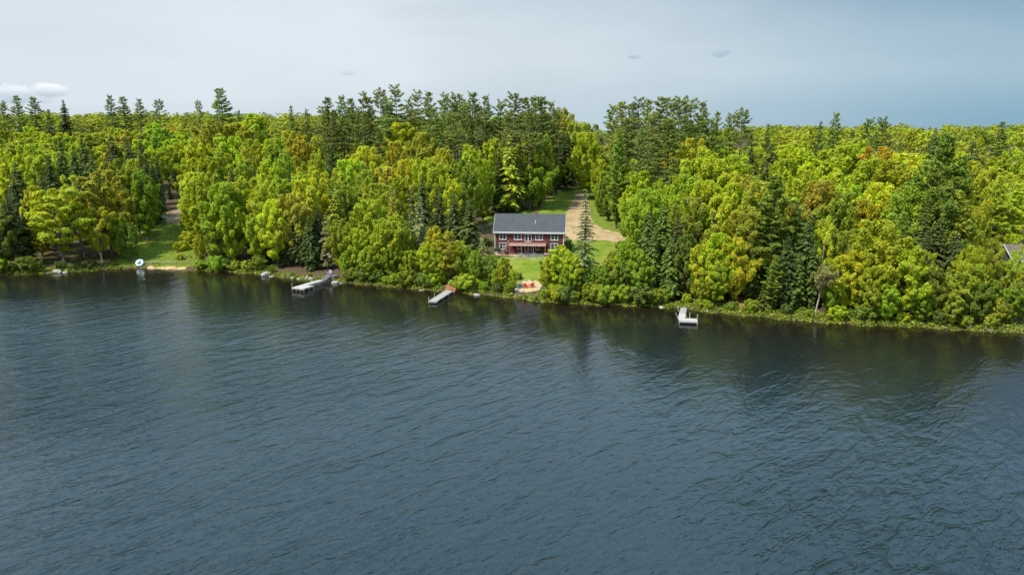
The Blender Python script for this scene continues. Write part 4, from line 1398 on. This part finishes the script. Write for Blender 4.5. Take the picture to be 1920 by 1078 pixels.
# ------------------------------------------------------------------ the red house
house = empty('house', HOUSE, R(-5.0))
tag(house, 'red two-storey house with grey roof and white trim above the lawn', 'house')
EV, RG = 4.75, 8.05
w = MB()
w.prism([(0, -0.3), (HD, -0.3), (HD, EV), (HD / 2, RG - 0.25), (0, EV)], 'x', -HW, HW)
w.build('wall', M['red'], house)
rf = MB()
slope = (RG - EV) / (HD / 2 + 0.45)
rf.prism([(-0.45, EV - 0.02), (HD / 2, RG), (HD + 0.45, EV - 0.02), (HD + 0.45, EV + 0.17), (HD / 2, RG + 0.2), (-0.45, EV + 0.17)], 'x', -HW - 0.35, HW + 0.35)
roof = rf.build('roof', M['roof'], house)
MB().box(1.05, 1.65, HD / 2 - 0.1, HD / 2 + 0.6, RG - 0.4, RG + 0.75).build('chimney', M['brick'], roof)
MB().tube([(1.3, 1.9, 6.5), (1.3, 1.9, 7.15)], 0.12, 8).build('vent_pipe', M['white'], roof)
MB().tube([(-4.2, 2.6, 6.9), (-4.2, 2.6, 7.45)], 0.05, 8).build('vent_pipe', M['metal'], roof)
MB().prism([(HD / 2 - 0.25, RG + 0.03), (HD / 2, RG + 0.26), (HD / 2 + 0.25, RG + 0.03)], 'x', -HW - 0.34, HW + 0.34).build('ridge_cap', M['roof'], roof)
MB().box(-HW - 0.36, HW + 0.36, -0.50, -0.455, EV - 0.22, EV + 0.165).build('eave_board', M['white'], house)
MB().box(-HW - 0.3, HW + 0.3, -0.448, -0.01, EV - 0.12, EV - 0.06).build('soffit', M['white'], house)
for sx in (-1, 1):
    xa = sx * (HW + 0.352)
    rk = MB()
    for y0, z0, y1, z1 in ((-0.45, EV - 0.02, HD / 2, RG), (HD / 2, RG, HD + 0.45, EV - 0.02)):
        rk.prism([(y0, z0 - 0.12), (y1, z1 - 0.12), (y1, z1 + 0.19), (y0, z0 + 0.19)], 'x', xa, xa + sx * 0.04)
    rk.build('rake_board', M['white'], house)
    MB().box(sx * HW - 0.1, sx * HW + 0.1, -0.03, 0.12, -0.1, EV - 0.13).build('corner_board', M['white'], house)
MB().box(-HW + 0.1, HW - 0.1, -0.018, 0.01, 2.62, 2.80).build('belt_board', M['red'], house)


def window(x0, x1, z0, z1, leaves=2, parent=house, y=0.0, fw=0.13, mat='white'):
    fr = MB()
    fr.box(x0, x1, y - 0.09, y + 0.02, z0, z0 + fw).box(x0, x1, y - 0.09, y + 0.02, z1 - fw, z1)
    fr.box(x0, x0 + fw, y - 0.09, y + 0.02, z0 + fw, z1 - fw).box(x1 - fw, x1, y - 0.09, y + 0.02, z0 + fw, z1 - fw)
    step = (x1 - x0 - fw) / leaves
    for i in range(1, leaves):
        fr.box(x0 + i * step, x0 + i * step + fw, y - 0.085, y + 0.02, z0 + fw, z1 - fw)
    o = fr.build('window', M[mat], parent)
    for i in range(leaves):
        a, b_ = x0 + i * step + fw, x0 + (i + 1) * step
        MB().box(a, b_, y - 0.03, y - 0.005, z0 + fw, z1 - fw).build('pane', M['glass'], o)
        MB().box(a, b_, y - 0.05, y - 0.031, (z0 + z1) / 2 - 0.03, (z0 + z1) / 2 + 0.03).build('sash_bar', M[mat], o)
    MB().box(x0 - 0.06, x1 + 0.06, y - 0.14, y - 0.092, z0 - 0.05, z0 + 0.04).build('sill', M[mat], o)
    return o


for x0, x1 in ((-6.57, -5.0), (-3.3, -1.65), (1.36, 3.02), (4.72, 6.38)):
    window(x0, x1, 3.08, 4.60)
window(-6.57, -5.05, 0.92, 2.42)
window(4.72, 6.36, 0.92, 2.42)
window(-2.62, -1.74, 0.95, 2.2, 1)
window(1.40, 2.30, 0.95, 2.2, 1)


def french_door(x0, x1, z0, z1):
    fr = MB()
    fr.box(x0, x0 + 0.14, -0.09, 0.02, z0, z1).box(x1 - 0.14, x1, -0.09, 0.02, z0, z1).box(x0 + 0.14, x1 - 0.14, -0.09, 0.02, z1 - 0.14, z1).box(x0 + 0.14, x1 - 0.14, -0.09, 0.02, z0, z0 + 0.16)
    mid = (x0 + x1) / 2
    fr.box(mid - 0.13, mid + 0.13, -0.085, 0.02, z0 + 0.16, z1 - 0.14)
    d = fr.build('door', M['white'], house)
    for a, b_ in ((x0 + 0.14, mid - 0.13), (mid + 0.13, x1 - 0.14)):
        MB().box(a, b_, -0.03, -0.005, z0 + 0.16, z1 - 0.14).build('pane', M['glass'], d)
    MB().box(mid - 0.09, mid - 0.05, -0.14, -0.086, z0 + 0.95, z0 + 1.1).build('handle', M['metal'], d)


french_door(-0.95, 0.55, 2.66, 4.42)
french_door(-0.95, 0.55, 0.16, 2.15)

# balcony across the middle of the front
bal = MB().box(-4.25, 3.8, -2.4, -0.02, 2.38, 2.46).build('balcony', M['redwood'], house)
for i in range(4):
    x0 = -4.2 + i * 2.0
    MB().box(x0, x0 + 1.93, -2.47, -2.405, 2.12, 2.50).build('fascia_board', M['pinkwood'], bal)
for x in (-4.1, -1.5, 1.1, 3.65):
    MB().box(x - 0.07, x + 0.07, -2.3, -2.16, -0.05, 2.375).build('post', M['redwood'], bal)
for x in (-4.2, -2.6, -1.0, 0.6, 2.2, 3.75):
    MB().box(x - 0.03, x + 0.03, -2.39, -2.33, 2.50, 3.32).build('baluster', M['redwood'], bal)
MB().box(-4.24, 3.79, -2.40, -2.32, 3.325, 3.375).build('handrail', M['redwood'], bal)
MB().box(-4.24, 3.79, -2.375, -2.345, 2.9, 2.93).build('rail', M['redwood'], bal)
for x in (-1.35, 0.95):
    lb = MB().tube([(x, -0.12, 2.98), (x, -0.12, 3.16)], [0.09, 0.09], 8).build('wall_lamp', M['white'], house)
# stair from the balcony's end down to the patio
st = MB().bar((-4.35, -2.2, 2.36), (-6.0, -2.2, 0.12), 0.06, 0.26).bar((-4.35, -1.3, 2.36), (-6.0, -1.3, 0.12), 0.06, 0.26).build('stair', M['redwood'], house)
for i in range(10):
    t = (i + 0.5) / 10
    x, z = -4.35 - 1.65 * t, 2.36 - 2.24 * t
    MB().box(x - 0.13, x + 0.13, -2.15, -1.35, z + 0.09, z + 0.13).build('tread', M['redwood'], st)
MB().bar((-4.35, -2.22, 3.25), (-6.0, -2.22, 1.0), 0.05, 0.08).build('handrail', M['pinkwood'], st)
for t in (0.02, 0.5, 0.98):
    x, z = -4.35 - 1.65 * t, 2.36 - 2.24 * t
    MB().box(x - 0.04, x + 0.04, -2.26, -2.2, z, z + 0.9).build('post', M['pinkwood'], st)

HM = Matrix.Translation(Vector(HOUSE)) @ Matrix.Rotation(R(-5.0), 4, 'Z')


def hp(x, y, z=0.0):
    return HM @ Vector((x, y, z))


# patio and its low wall of field stones
pt = MB().box(-7.2, 6.6, -5.4, -0.05, -0.5, 0.035).build('patio', M['patio'])
pt.matrix_world = HM
tag(pt, 'brick-red paved patio along the front of the house', 'patio', kind='structure')
wl_root = empty('stone_wall', hp(0, -5.75, 0), R(-5.0))
tag(wl_root, 'low wall of grey field stones holding the patio above the lawn', 'wall')


def rock_mesh(seed, mat, flat=0.65):
    g_ = np.random.default_rng(seed)
    import bmesh
    bm = bmesh.new()
    bmesh.ops.create_icosphere(bm, subdivisions=2, radius=1.0)
    ph = g_.uniform(0, 6.28, 6)
    for v in bm.verts:
        p = v.co
        k = 1 + 0.16 * math.sin(2.3 * p.x + ph[0]) + 0.14 * math.sin(2.9 * p.y + ph[1]) + 0.12 * math.sin(3.1 * p.z + ph[2] + p.x * 2) + g_.normal(0, 0.035)
        q = Vector((p.x * k, p.y * k, p.z * k * flat))
        for i in range(3):     # flattened facets
            if abs(q[i]) > 0.72 * (flat if i == 2 else 1):
                q[i] = math.copysign(0.72 * (flat if i == 2 else 1) + (abs(q[i]) - 0.72 * (flat if i == 2 else 1)) * 0.35, q[i])
        v.co = q
    me = bpy.data.meshes.new('boulder')
    bm.to_mesh(me)
    bm.free()
    me.materials.append(mat)
    return me


ROCKS = [rock_mesh(i, M['stone']) for i in range(3)] + [rock_mesh(i + 10, M['palestone']) for i in range(3)]
gr = np.random.default_rng(5)
x = -7.3
while x < 6.9:
    wdt = gr.uniform(0.35, 0.62)
    for row in range(2):
        o = link(bpy.data.objects.new('stone', ROCKS[int(gr.integers(6))]), wl_root)
        o.location = (x + wdt * (0.5 + 0.4 * row), gr.uniform(-0.08, 0.08), -0.42 + row * 0.36)
        o.scale = (wdt * 0.62, 0.34, gr.uniform(0.28, 0.36))
        o.rotation_euler = (0, 0, gr.uniform(-0.3, 0.3))
    x += wdt
# raised planter wall at the far end of the patio
pw = empty('planter_wall', hp(5.0, -3.4, 0), R(-5.0))
tag(pw, 'low brick-red planter wall with pale cap beside the patio', 'wall')
MB().box(-1.5, 1.7, -0.25, 0.25, 0, 0.62).build('wall_body', M['brick'], pw)
MB().box(-1.56, 1.76, -0.31, 0.31, 0.623, 0.70).build('cap_stone', M['pinkwood'], pw)
# patio fence
pf = empty('patio_fence', hp(0.6, -4.6, 0.035), R(-5.0))
tag(pf, 'low grey-green patio fence in front of the lower doors', 'fence')
for i in range(11):
    x = -2.9 + i * 0.58
    MB().box(x - 0.035, x + 0.035, -0.035, 0.035, 0, 0.82).build('post', M['teal'], pf)
for z in (0.2, 0.5, 0.78):
    MB().box(-2.95, 2.95, -0.02, 0.02, z - 0.03, z + 0.03).build('rail', M['teal'], pf)
for i in range(20):
    if i % 2:
        continue
    x = -2.75 + i * 0.29
    MB().box(x - 0.06, x + 0.06, 0.022, 0.04, 0.06, 0.74).build('slat', M['greywood'], pf)
# table and chairs behind the fence
tb = empty('patio_table', hp(-0.2, -3.2, 0.035), R(-5.0))
tag(tb, 'dark patio table standing before the lower french door', 'table')
MB().tube([(0, 0, 0.70), (0, 0, 0.75)], 0.75, 16).build('table_top', M['black'], tb)
for a in range(4):
    MB().bar((0.5 * math.cos(a * 1.571 + 0.78), 0.5 * math.sin(a * 1.571 + 0.78), 0.0), (0.45 * math.cos(a * 1.571 + 0.78), 0.45 * math.sin(a * 1.571 + 0.78), 0.699), 0.05, 0.05).build('leg', M['black'], tb)


def armchair(name, loc, rz, mat, label, group, s=1.0):
    r_ = empty(name, loc, rz)
    r_.scale = (s, s, s)
    tag(r_, label, 'chair', group)
    seat = MB()
    for i in range(4):
        seat.bar((-0.27, -0.25 + i * 0.14, 0.40 - i * 0.03), (0.27, -0.25 + i * 0.14, 0.40 - i * 0.03), 0.115, 0.03)
    seat.build('seat', M[mat], r_)
    for i in range(5):
        x = -0.24 + i * 0.12
        MB().bar((x, 0.22, 0.30), (x * 1.15, 0.55, 1.0 - abs(i - 2) * 0.04), 0.105, 0.025).build('back_slat', M[mat], r_)
    for sx in (-1, 1):
        MB().box(sx * 0.36 - 0.07, sx * 0.36 + 0.07, -0.36, 0.36, 0.58, 0.61).build('armrest', M[mat], r_)
        MB().bar((sx * 0.33, -0.28, 0), (sx * 0.33, -0.28, 0.579), 0.06, 0.09).build('leg', M[mat], r_)
        MB().bar((sx * 0.33, 0.30, 0), (sx * 0.33, 0.26, 0.579), 0.06, 0.09).build('leg', M[mat], r_)
    return r_


for i, (x, y, rz, lab) in enumerate(((-1.6, -3.1, R(85), 'grey patio chair on the stair side of the dark table'), (1.2, -3.2, R(-95), 'grey patio chair on the drive side of the dark table'))):
    p = hp(x, y, 0.035)
    armchair('patio_chair', p, rz, 'teal', lab, 'patio chairs round the table')
# kettle grill / covered grill
gl = empty('grill', hp(-4.5, -4.3, 0.035), R(-5.0))
tag(gl, 'black covered grill at the stair end of the patio', 'grill')
MB().tube([(0, 0, 0.62), (0, 0, 0.75), (0, 0, 0.95)], [0.30, 0.46, 0.52], 14).build('bowl', M['black'], gl)
ld = MB().tube([(0, 0, 0.953), (0, 0, 1.15), (0, 0, 1.3), (0, 0, 1.36)], [0.52, 0.47, 0.3, 0.08], 14).build('lid', M['black'], gl)
MB().box(-0.12, 0.12, -0.02, 0.02, 1.37, 1.42).build('handle', M['greywood'], ld)
for a in range(4):
    an = a * math.pi / 2 + 0.78
    MB().bar((0.45 * math.cos(an), 0.45 * math.sin(an), 0), (0.28 * math.cos(an), 0.28 * math.sin(an), 0.64), 0.05, 0.05).build('leg', M['black'], gl)
MB().box(0.5, 1.0, -0.25, 0.25, 0.82, 0.86).build('side_shelf', M['black'], gl)
MB().box(-1.0, -0.5, -0.25, 0.25, 0.82, 0.86).build('side_shelf', M['black'], gl)
# plant pot by the corner
pp = empty('plant_pot', hp(-7.0, -1.0, 0.035))
tag(pp, 'pale green planter with bushy plant at the corner of the house', 'planter')
MB().tube([(0, 0, 0), (0, 0, 0.6)], [0.32, 0.45], 12).build('pot', M['whitevinyl'], pp)
cr = link(bpy.data.objects.new('foliage', PROTO['U'][1][0]), pp)
cr.location = (0, 0, 0.5)
cr.scale = (0.32, 0.32, 0.32)
cr.color = (0.10, 0.2, 0.05, 1)

# ------------------------------------------------------------------ the brown cabin at the edge of the wood
d_ = ray(1896, 518)
t_ = np.linspace(80, 200, 2400)
i_ = int(np.argmax(d_[1] * t_ - shore_y(d_[0] * t_) > 21))
cabin = empty('cabin', (d_[0] * t_[i_] + 2.0, d_[1] * t_[i_] + 2.8, CAM_H + d_[2] * t_[i_] - 0.5), R(-8))
tag(cabin, 'dark cabin with brown roof and pale deck half hidden by trees', 'cabin')
MB().prism([(0, -3.2), (6, -2.8), (6, 3.1), (3, 5.0), (0, 3.1)], 'x', 0, 9).build('wall', M['cabinwall'], cabin)
rr = MB().prism([(-0.7, 2.78), (3, 5.12), (6.7, 2.78), (6.7, 2.96), (3, 5.32), (-0.7, 2.96)], 'x', -0.5, 9.5).build('roof', M['brownroof'], cabin)
MB().prism([(-0.7, 2.72), (3, 5.06), (3, 5.36), (-0.7, 3.02)], 'x', -0.56, -0.503).build('rake_board', M['white'], cabin)
MB().prism([(3.003, 5.06), (6.7, 2.72), (6.7, 3.02), (3.003, 5.36)], 'x', -0.56, -0.503).build('rake_board', M['white'], cabin)
MB().box(-0.5, 9.5, -0.76, -0.703, 2.72, 2.95).build('eave_board', M['white'], cabin)
for x0, x1, z0, z1 in ((0.5, 1.5, 0.9, 2.4), (2.0, 3.6, 0.2, 2.4), (4.2, 5.4, 0.9, 2.4), (6.2, 8.0, 0.9, 2.4)):
    window(x0, x1, z0, z1, 2, cabin, 0.0, 0.1)
dk = MB().box(-1.6, 9.2, -2.8, -0.02, -0.05, 0.02).build('deck', M['beige'], cabin)
MB().box(-1.65, 9.25, -2.87, -2.803, -0.36, 0.05).build('rim_joist', M['beige'], dk)
MB().box(-1.667, -1.603, -2.8, -0.02, -0.36, 0.05).build('rim_joist', M['beige'], dk)
for i in range(6):
    x = -1.45 + i * 2.1
    MB().box(x - 0.08, x + 0.08, -2.6, -2.44, -4.0, -0.051).build('post', M['greywood'], dk)

# ------------------------------------------------------------------ docks
def lvl(px, py, z):
    a = on_level(px, py, z)
    return Vector((a[0], a[1], z))


def plank_deck(root, length, width, z, mat, gap=0.018, pw=0.24, x0=0.0, y0=0.0, along='x'):
    """cross planks of a dock section running along local +x (or +y)"""
    n_ = int(length / pw)
    st_ = length / n_
    src = None
    for i in range(n_):
        if src is None:
            bx = MB().box(0.0, st_ - gap, -width / 2, width / 2, -0.05, 0.0)
            src = bx.mesh('plank', M[mat])
        o = link(bpy.data.objects.new('plank', src), root)
        dz = random.uniform(-0.008, 0.008)
        dw = random.uniform(-0.02, 0.02)
        if along == 'x':
            o.location = (x0 + i * st_, y0 + dw, z + dz)
        else:
            o.rotation_euler = (0, 0, math.pi / 2)
            o.location = (x0 + dw, y0 + i * st_, z + dz)


# straight dock
A, B = lvl(811, 564.5, 0.5), lvl(843, 544.5, 0.5)
dv = B - A
L = dv.length
dock = empty('dock', (A.x, A.y, 0), math.atan2(dv.y, dv.x))
tag(dock, 'straight weathered plank dock below the reddish earth path', 'dock')
plank_deck(dock, L, 1.55, 0.5, 'greywood')
for sy in (-1, 1):
    MB().box(0, L, sy * 0.70 - 0.05, sy * 0.70 + 0.05, 0.26, 0.448).build('stringer', M['greywood'], dock)
MB().box(-0.062, -0.004, -0.78, 0.78, 0.22, 0.47).build('end_board', M['greywood'], dock)
for i, t in enumerate((0.04, 0.36, 0.68, 0.96)):
    for sy in (-1, 1):
        top = 0.42 if not (sy > 0 and i in (0, 1)) else 1.15
        MB().tube([(L * t, sy * 0.84, -2.2), (L * t, sy * 0.84, top)], 0.055, 8).build('post', M['palewood'], dock)

# trestle dock: narrow walk with a platform at its outer end
z1 = 0.75
A, B = lvl(552, 539.5, z1), lvl(602, 525.2, z1)
dv = B - A
L = dv.length
dock = empty('dock', (A.x, A.y, 0), math.atan2(dv.y, dv.x))
tag(dock, 'pale dock on trestle legs with a side platform and lattice braces', 'dock')
plank_deck(dock, L, 1.25, z1, 'palewood')
C_ = lvl(575.5, 540.6, z1)
loc = Matrix.Rotation(-math.atan2(dv.y, dv.x), 3, 'Z') @ (C_ - A)
PWD = 1.5
plank_deck(dock, 2.9, PWD, z1 - 0.004, 'palewood', x0=0.0, y0=-0.625 - PWD / 2 - 0.02)
for y_ in (-0.58, 0.58):
    MB().box(0, L, y_ - 0.05, y_ + 0.05, z1 - 0.24, z1 - 0.062).build('stringer', M['palewood'], dock)
for y_ in (-0.72, -0.645 - PWD + 0.06):
    MB().box(0, 2.9, y_ - 0.05, y_ + 0.05, z1 - 0.24, z1 - 0.066).build('stringer', M['palewood'], dock)
MB().box(-0.06, -0.004, -0.645 - PWD, 0.63, z1 - 0.26, z1 - 0.03).build('end_board', M['palewood'], dock)
for x_ in (0.12, 1.5, 2.8):
    for y_ in (0.70, -0.3, -1.3, -0.645 - PWD - 0.06):
        MB().tube([(x_, y_, -2.2), (x_, y_, z1 - 0.07 if y_ != 0.70 or x_ > 0.2 else z1 + 0.7)], 0.05, 8).build('post', M['palewood'], dock)
for x_ in (L * 0.62, L * 0.82):
    for y_ in (0.66, -0.66):
        MB().tube([(x_, y_, -1.5), (x_, y_, z1 - 0.06)], 0.05, 8).build('post', M['palewood'], dock)
for x_ in (L * 0.60, L * 0.70, L * 0.80, L * 0.9):
    MB().bar((x_ - 0.45, -0.72, 0.0), (x_ + 0.45, -0.72, z1 - 0.12), 0.04, 0.10).build('brace', M['palewood'], dock)
    MB().bar((x_ + 0.45, -0.77, 0.0), (x_ - 0.45, -0.77, z1 - 0.12), 0.04, 0.10).build('brace', M['palewood'], dock)
# stone steps and landing where that dock meets the bank
stp = empty('stone_steps', (0, 0, 0))
e = Vector((dv.x, dv.y, 0)).normalized()
P0 = B + e * 0.1
stp.location = (P0.x, P0.y, 0)
stp.rotation_euler = (0, 0, math.atan2(dv.y, dv.x))
tag(stp, 'grey stone steps climbing from the trestle dock to the landing', 'steps')
for i in range(5):
    MB().box(i * 0.42, i * 0.42 + 0.5, -0.7, 0.7, -0.3, 0.62 + i * 0.14).build('step', M['stone'], stp)
ldg = MB().prism([(2.15, -1.3), (3.4, -1.5), (3.9, -0.2), (3.5, 1.0), (2.2, 0.9)], 'z', 0.1, 1.22).build('landing', M['stone'], stp)
# canvas chair on the landing
pc = stp.matrix_world
q = Matrix.Translation(stp.location) @ Matrix.Rotation(stp.rotation_euler.z, 4, 'Z')
armchair('canvas_chair', q @ Vector((2.8, 0.2, 1.22)), stp.rotation_euler.z + R(-70), 'lilac', 'lilac canvas chair on the stone landing behind the trestle dock', None)

# L-shaped dock
z3 = 0.55
PA, PB = lvl(1272.5, 598.6, z3), lvl(1307.5, 600.0, z3)
dv = PB - PA
L = dv.length
an = math.atan2(dv.y, dv.x)
dock = empty('dock', (PA.x, PA.y, 0), an)
tag(dock, 'small white L-shaped dock with two slanting poles', 'dock')
WD = 1.75
plank_deck(dock, L, WD, z3, 'palewood')
ga = Matrix.Rotation(-an, 3, 'Z') @ (lvl(1278.0, 595.0, z3) - PA)
gb = Matrix.Rotation(-an, 3, 'Z') @ (lvl(1281.5, 580.0, z3) - PA)
gd = gb - ga
ga = ga + gd * ((WD / 2 + 0.1 - ga.y) / gd.y)
gd = gb - ga
GL, gang = gd.length, math.atan2(gd.y, gd.x)
n_ = int(GL / 0.24)
p_src = MB().box(0, GL / n_ - 0.018, -0.55, 0.55, -0.05, 0).mesh('plank', M['palewood'])
p_src2 = MB().box(0, GL / n_ - 0.018, -0.52, 0.52, -0.05, 0).mesh('plank', M['greywood'])
for i in range(n_ + 4):
    o = link(bpy.data.objects.new('plank', p_src if i < n_ * 0.52 else p_src2), dock)
    o.location = ga + gd * (i / n_)
    o.location.z = z3 - 0.002 + (0.03 if i >= n_ * 0.52 else 0) + random.uniform(-0.006, 0.006)
    o.rotation_euler = (0, 0, gang)
MB().box(0, L, -WD / 2 - 0.06, -WD / 2 - 0.004, z3 - 0.26, z3 - 0.01).build('end_board', M['palewood'], dock)
for y_ in (-0.7, 0.7):
    MB().box(0.02, L - 0.02, y_ - 0.05, y_ + 0.05, z3 - 0.24, z3 - 0.062).build('stringer', M['palewood'], dock)
for x_, y_, top in ((0.06, -0.94, z3 - 0.02), (L - 0.06, -0.94, z3 - 0.02), (L + 0.06, 0.8, z3 + 0.75), (L * 0.62, WD / 2 + 0.08, z3 + 0.95), (1.25, WD / 2 + 0.3, z3 + 0.5)):
    MB().tube([(x_, y_, -2.0), (x_, y_, top)], 0.05, 8).build('post', M['palewood'], dock)
for fr_, hh_ in ((0.12, 0.62), (0.8, 0.7)):
    q_ = ga + gd * fr_
    MB().tube([(q_.x - 0.5, q_.y, z3 - 0.45), (q_.x - 1.0, q_.y + 0.1, z3 + hh_)], 0.05, 8).build('pole', M['palewood'], dock)

# ------------------------------------------------------------------ things on the shore
def chair_at(px, py, rz, lab):
    x, y = on_ground(px, py)
    armchair('garden_chair', (x, y, gz(x, y) + 0.03), rz, 'redpaint', lab, 'red chairs on the sandy patch', 1.12)


chair_at(987, 541, R(150), 'red slatted garden chair on the sandy patch, nearer the straight dock')
chair_at(996.5, 540, R(205), 'red slatted garden chair on the sandy patch, nearer the gravel drive')

fx, fy = on_ground(262, 499.5)
tube_ = empty('towable_tube', (fx, fy, gz(fx, fy) + 0.05), R(8))
tag(tube_, 'round white and teal inflatable tube propped on the bank', 'float')


def torus(R0, r0, n=28, k=12):
    mb = MB()
    vs, fs = [], []
    for i in range(n):
        a = 2 * math.pi * i / n
        for j in range(k):
            bb = 2 * math.pi * j / k
            vs.append(((R0 + r0 * math.cos(bb)) * math.cos(a), (R0 + r0 * math.cos(bb)) * math.sin(a), r0 * math.sin(bb)))
    for i in range(n):
        for j in range(k):
            fs.append((i * k + j, ((i + 1) % n) * k + j, ((i + 1) % n) * k + (j + 1) % k, i * k + (j + 1) % k))
    return mb.add(vs, fs)


tilt = Matrix.Translation((0, 0.2, 0.68)) @ Matrix.Rotation(R(52), 4, 'X') @ Matrix.Scale(0.88, 4)
for nm, mb, mat, dz in (('ring', torus(0.72, 0.27), 'whitevinyl', 0), ('rim_band', torus(0.93, 0.085), 'tealvinyl', 0.06), ('seat_floor', MB().tube([(0, 0, -0.08), (0, 0, 0.0)], 0.62, 20), 'navy', 0.0), ('bolster', MB().tube([(-0.5, 0.12, 0.12), (0.5, 0.12, 0.12)], 0.16, 10), 'whitevinyl', 0.0)):
    o = mb.build(nm, M[mat], tube_)
    o.matrix_local = tilt @ Matrix.Translation((0, 0, dz))
    for p in o.data.polygons:
        p.use_smooth = True

# a rail of driftwood poles along the little beach
lr = empty('pole_rail', (*on_ground(300, 497), 0))
lr.location.z = gz(lr.location.x, lr.location.y)
tag(lr, 'low rail of grey poles along the edge of the little beach', 'rail')
MB().tube([(-3.6, 0.0, 0.62), (0, 0.05, 0.65), (3.8, 0.1, 0.62)], 0.085, 6).build('rail', M['greywood'], lr)
for x in (-3.5, -1.2, 1.2, 3.7):
    MB().tube([(x, 0.08, -0.4), (x, 0.08, 0.72)], 0.07, 6).build('post', M['greywood'], lr)

ROCK_PX = [  # px, py, half size m, pale?
    (108, 511, 1.0, 1, 'broad pale boulder at the water below the spreading yellow-green tree'), (122, 512, 0.6, 1, None), (92, 513, 0.5, 0, None),
    (245, 474, 0.75, 0, 'dark boulder on the grass above the white and teal tube'), (258, 462, 0.5, 0, None),
    (281, 504, 0.3, 1, None), (297, 505, 0.35, 0, None),
    (497, 517, 1.0, 1, 'large pale boulder on the bank left of the trestle dock'), (508, 519, 0.6, 1, None), (548, 522, 0.4, 1, None), (560, 524, 0.45, 1, None), (584, 525, 0.75, 1, None), (575, 522, 0.5, 1, None), (628, 531, 0.75, 1, 'flat-topped pale boulder at the water right of the trestle dock'), (640, 532, 0.6, 0, None),
    (790, 545, 0.4, 1, None), (895, 554, 0.7, 1, 'pale boulder at the water right of the straight dock'), (970, 545, 0.55, 1, None), (976, 538, 0.5, 0, None), (974, 532, 0.45, 1, None), (980, 548, 0.5, 1, None), (988, 528, 0.4, 1, None), (998, 527.5, 0.4, 0, None),
    (1240, 577, 0.5, 1, None), (1284, 579, 0.6, 0, None), (1324, 585, 0.4, 1, None), (1500, 601, 0.4, 0, None), (1812, 612, 0.8, 1, None), (1856, 622, 0.5, 0, None), (1770, 617, 0.5, 0, None)]
names = {}
for px, py, sz, pale, lab in ROCK_PX:
    if lab is None:
        z_ = zone(px)
        if z_ in ('by the red house',):
            z_ = 'edging the sandy patch'
        base = ('small pale' if pale else 'small grey') + ' boulder ' + ('beside the dirt track ' if py < 420 else 'on the bank ') + z_
        names.setdefault(base, []).append((px, py, sz, pale))
    else:
        names.setdefault(lab, []).append((px, py, sz, pale))
for base, lst in names.items():
    lst.sort()
    for i, (px, py, sz, pale) in enumerate(lst):
        x, y = on_ground(px, py)
        o = link(bpy.data.objects.new('boulder', ROCKS[int(gr.integers(3)) + 3 * pale]))
        o.location = (x, y, gz(x, y) + sz * 0.18)
        o.scale = (sz * gr.uniform(0.9, 1.2), sz * gr.uniform(0.7, 0.95), sz * gr.uniform(0.65, 0.9))
        o.rotation_euler = (0, 0, gr.uniform(0, 6.28))
        tag(o, base if len(lst) == 1 else base + (', leftmost' if i == 0 else ', rightmost' if i == len(lst) - 1 else ', %s from left' % ORD[i]), 'boulder', 'boulders along the shore')
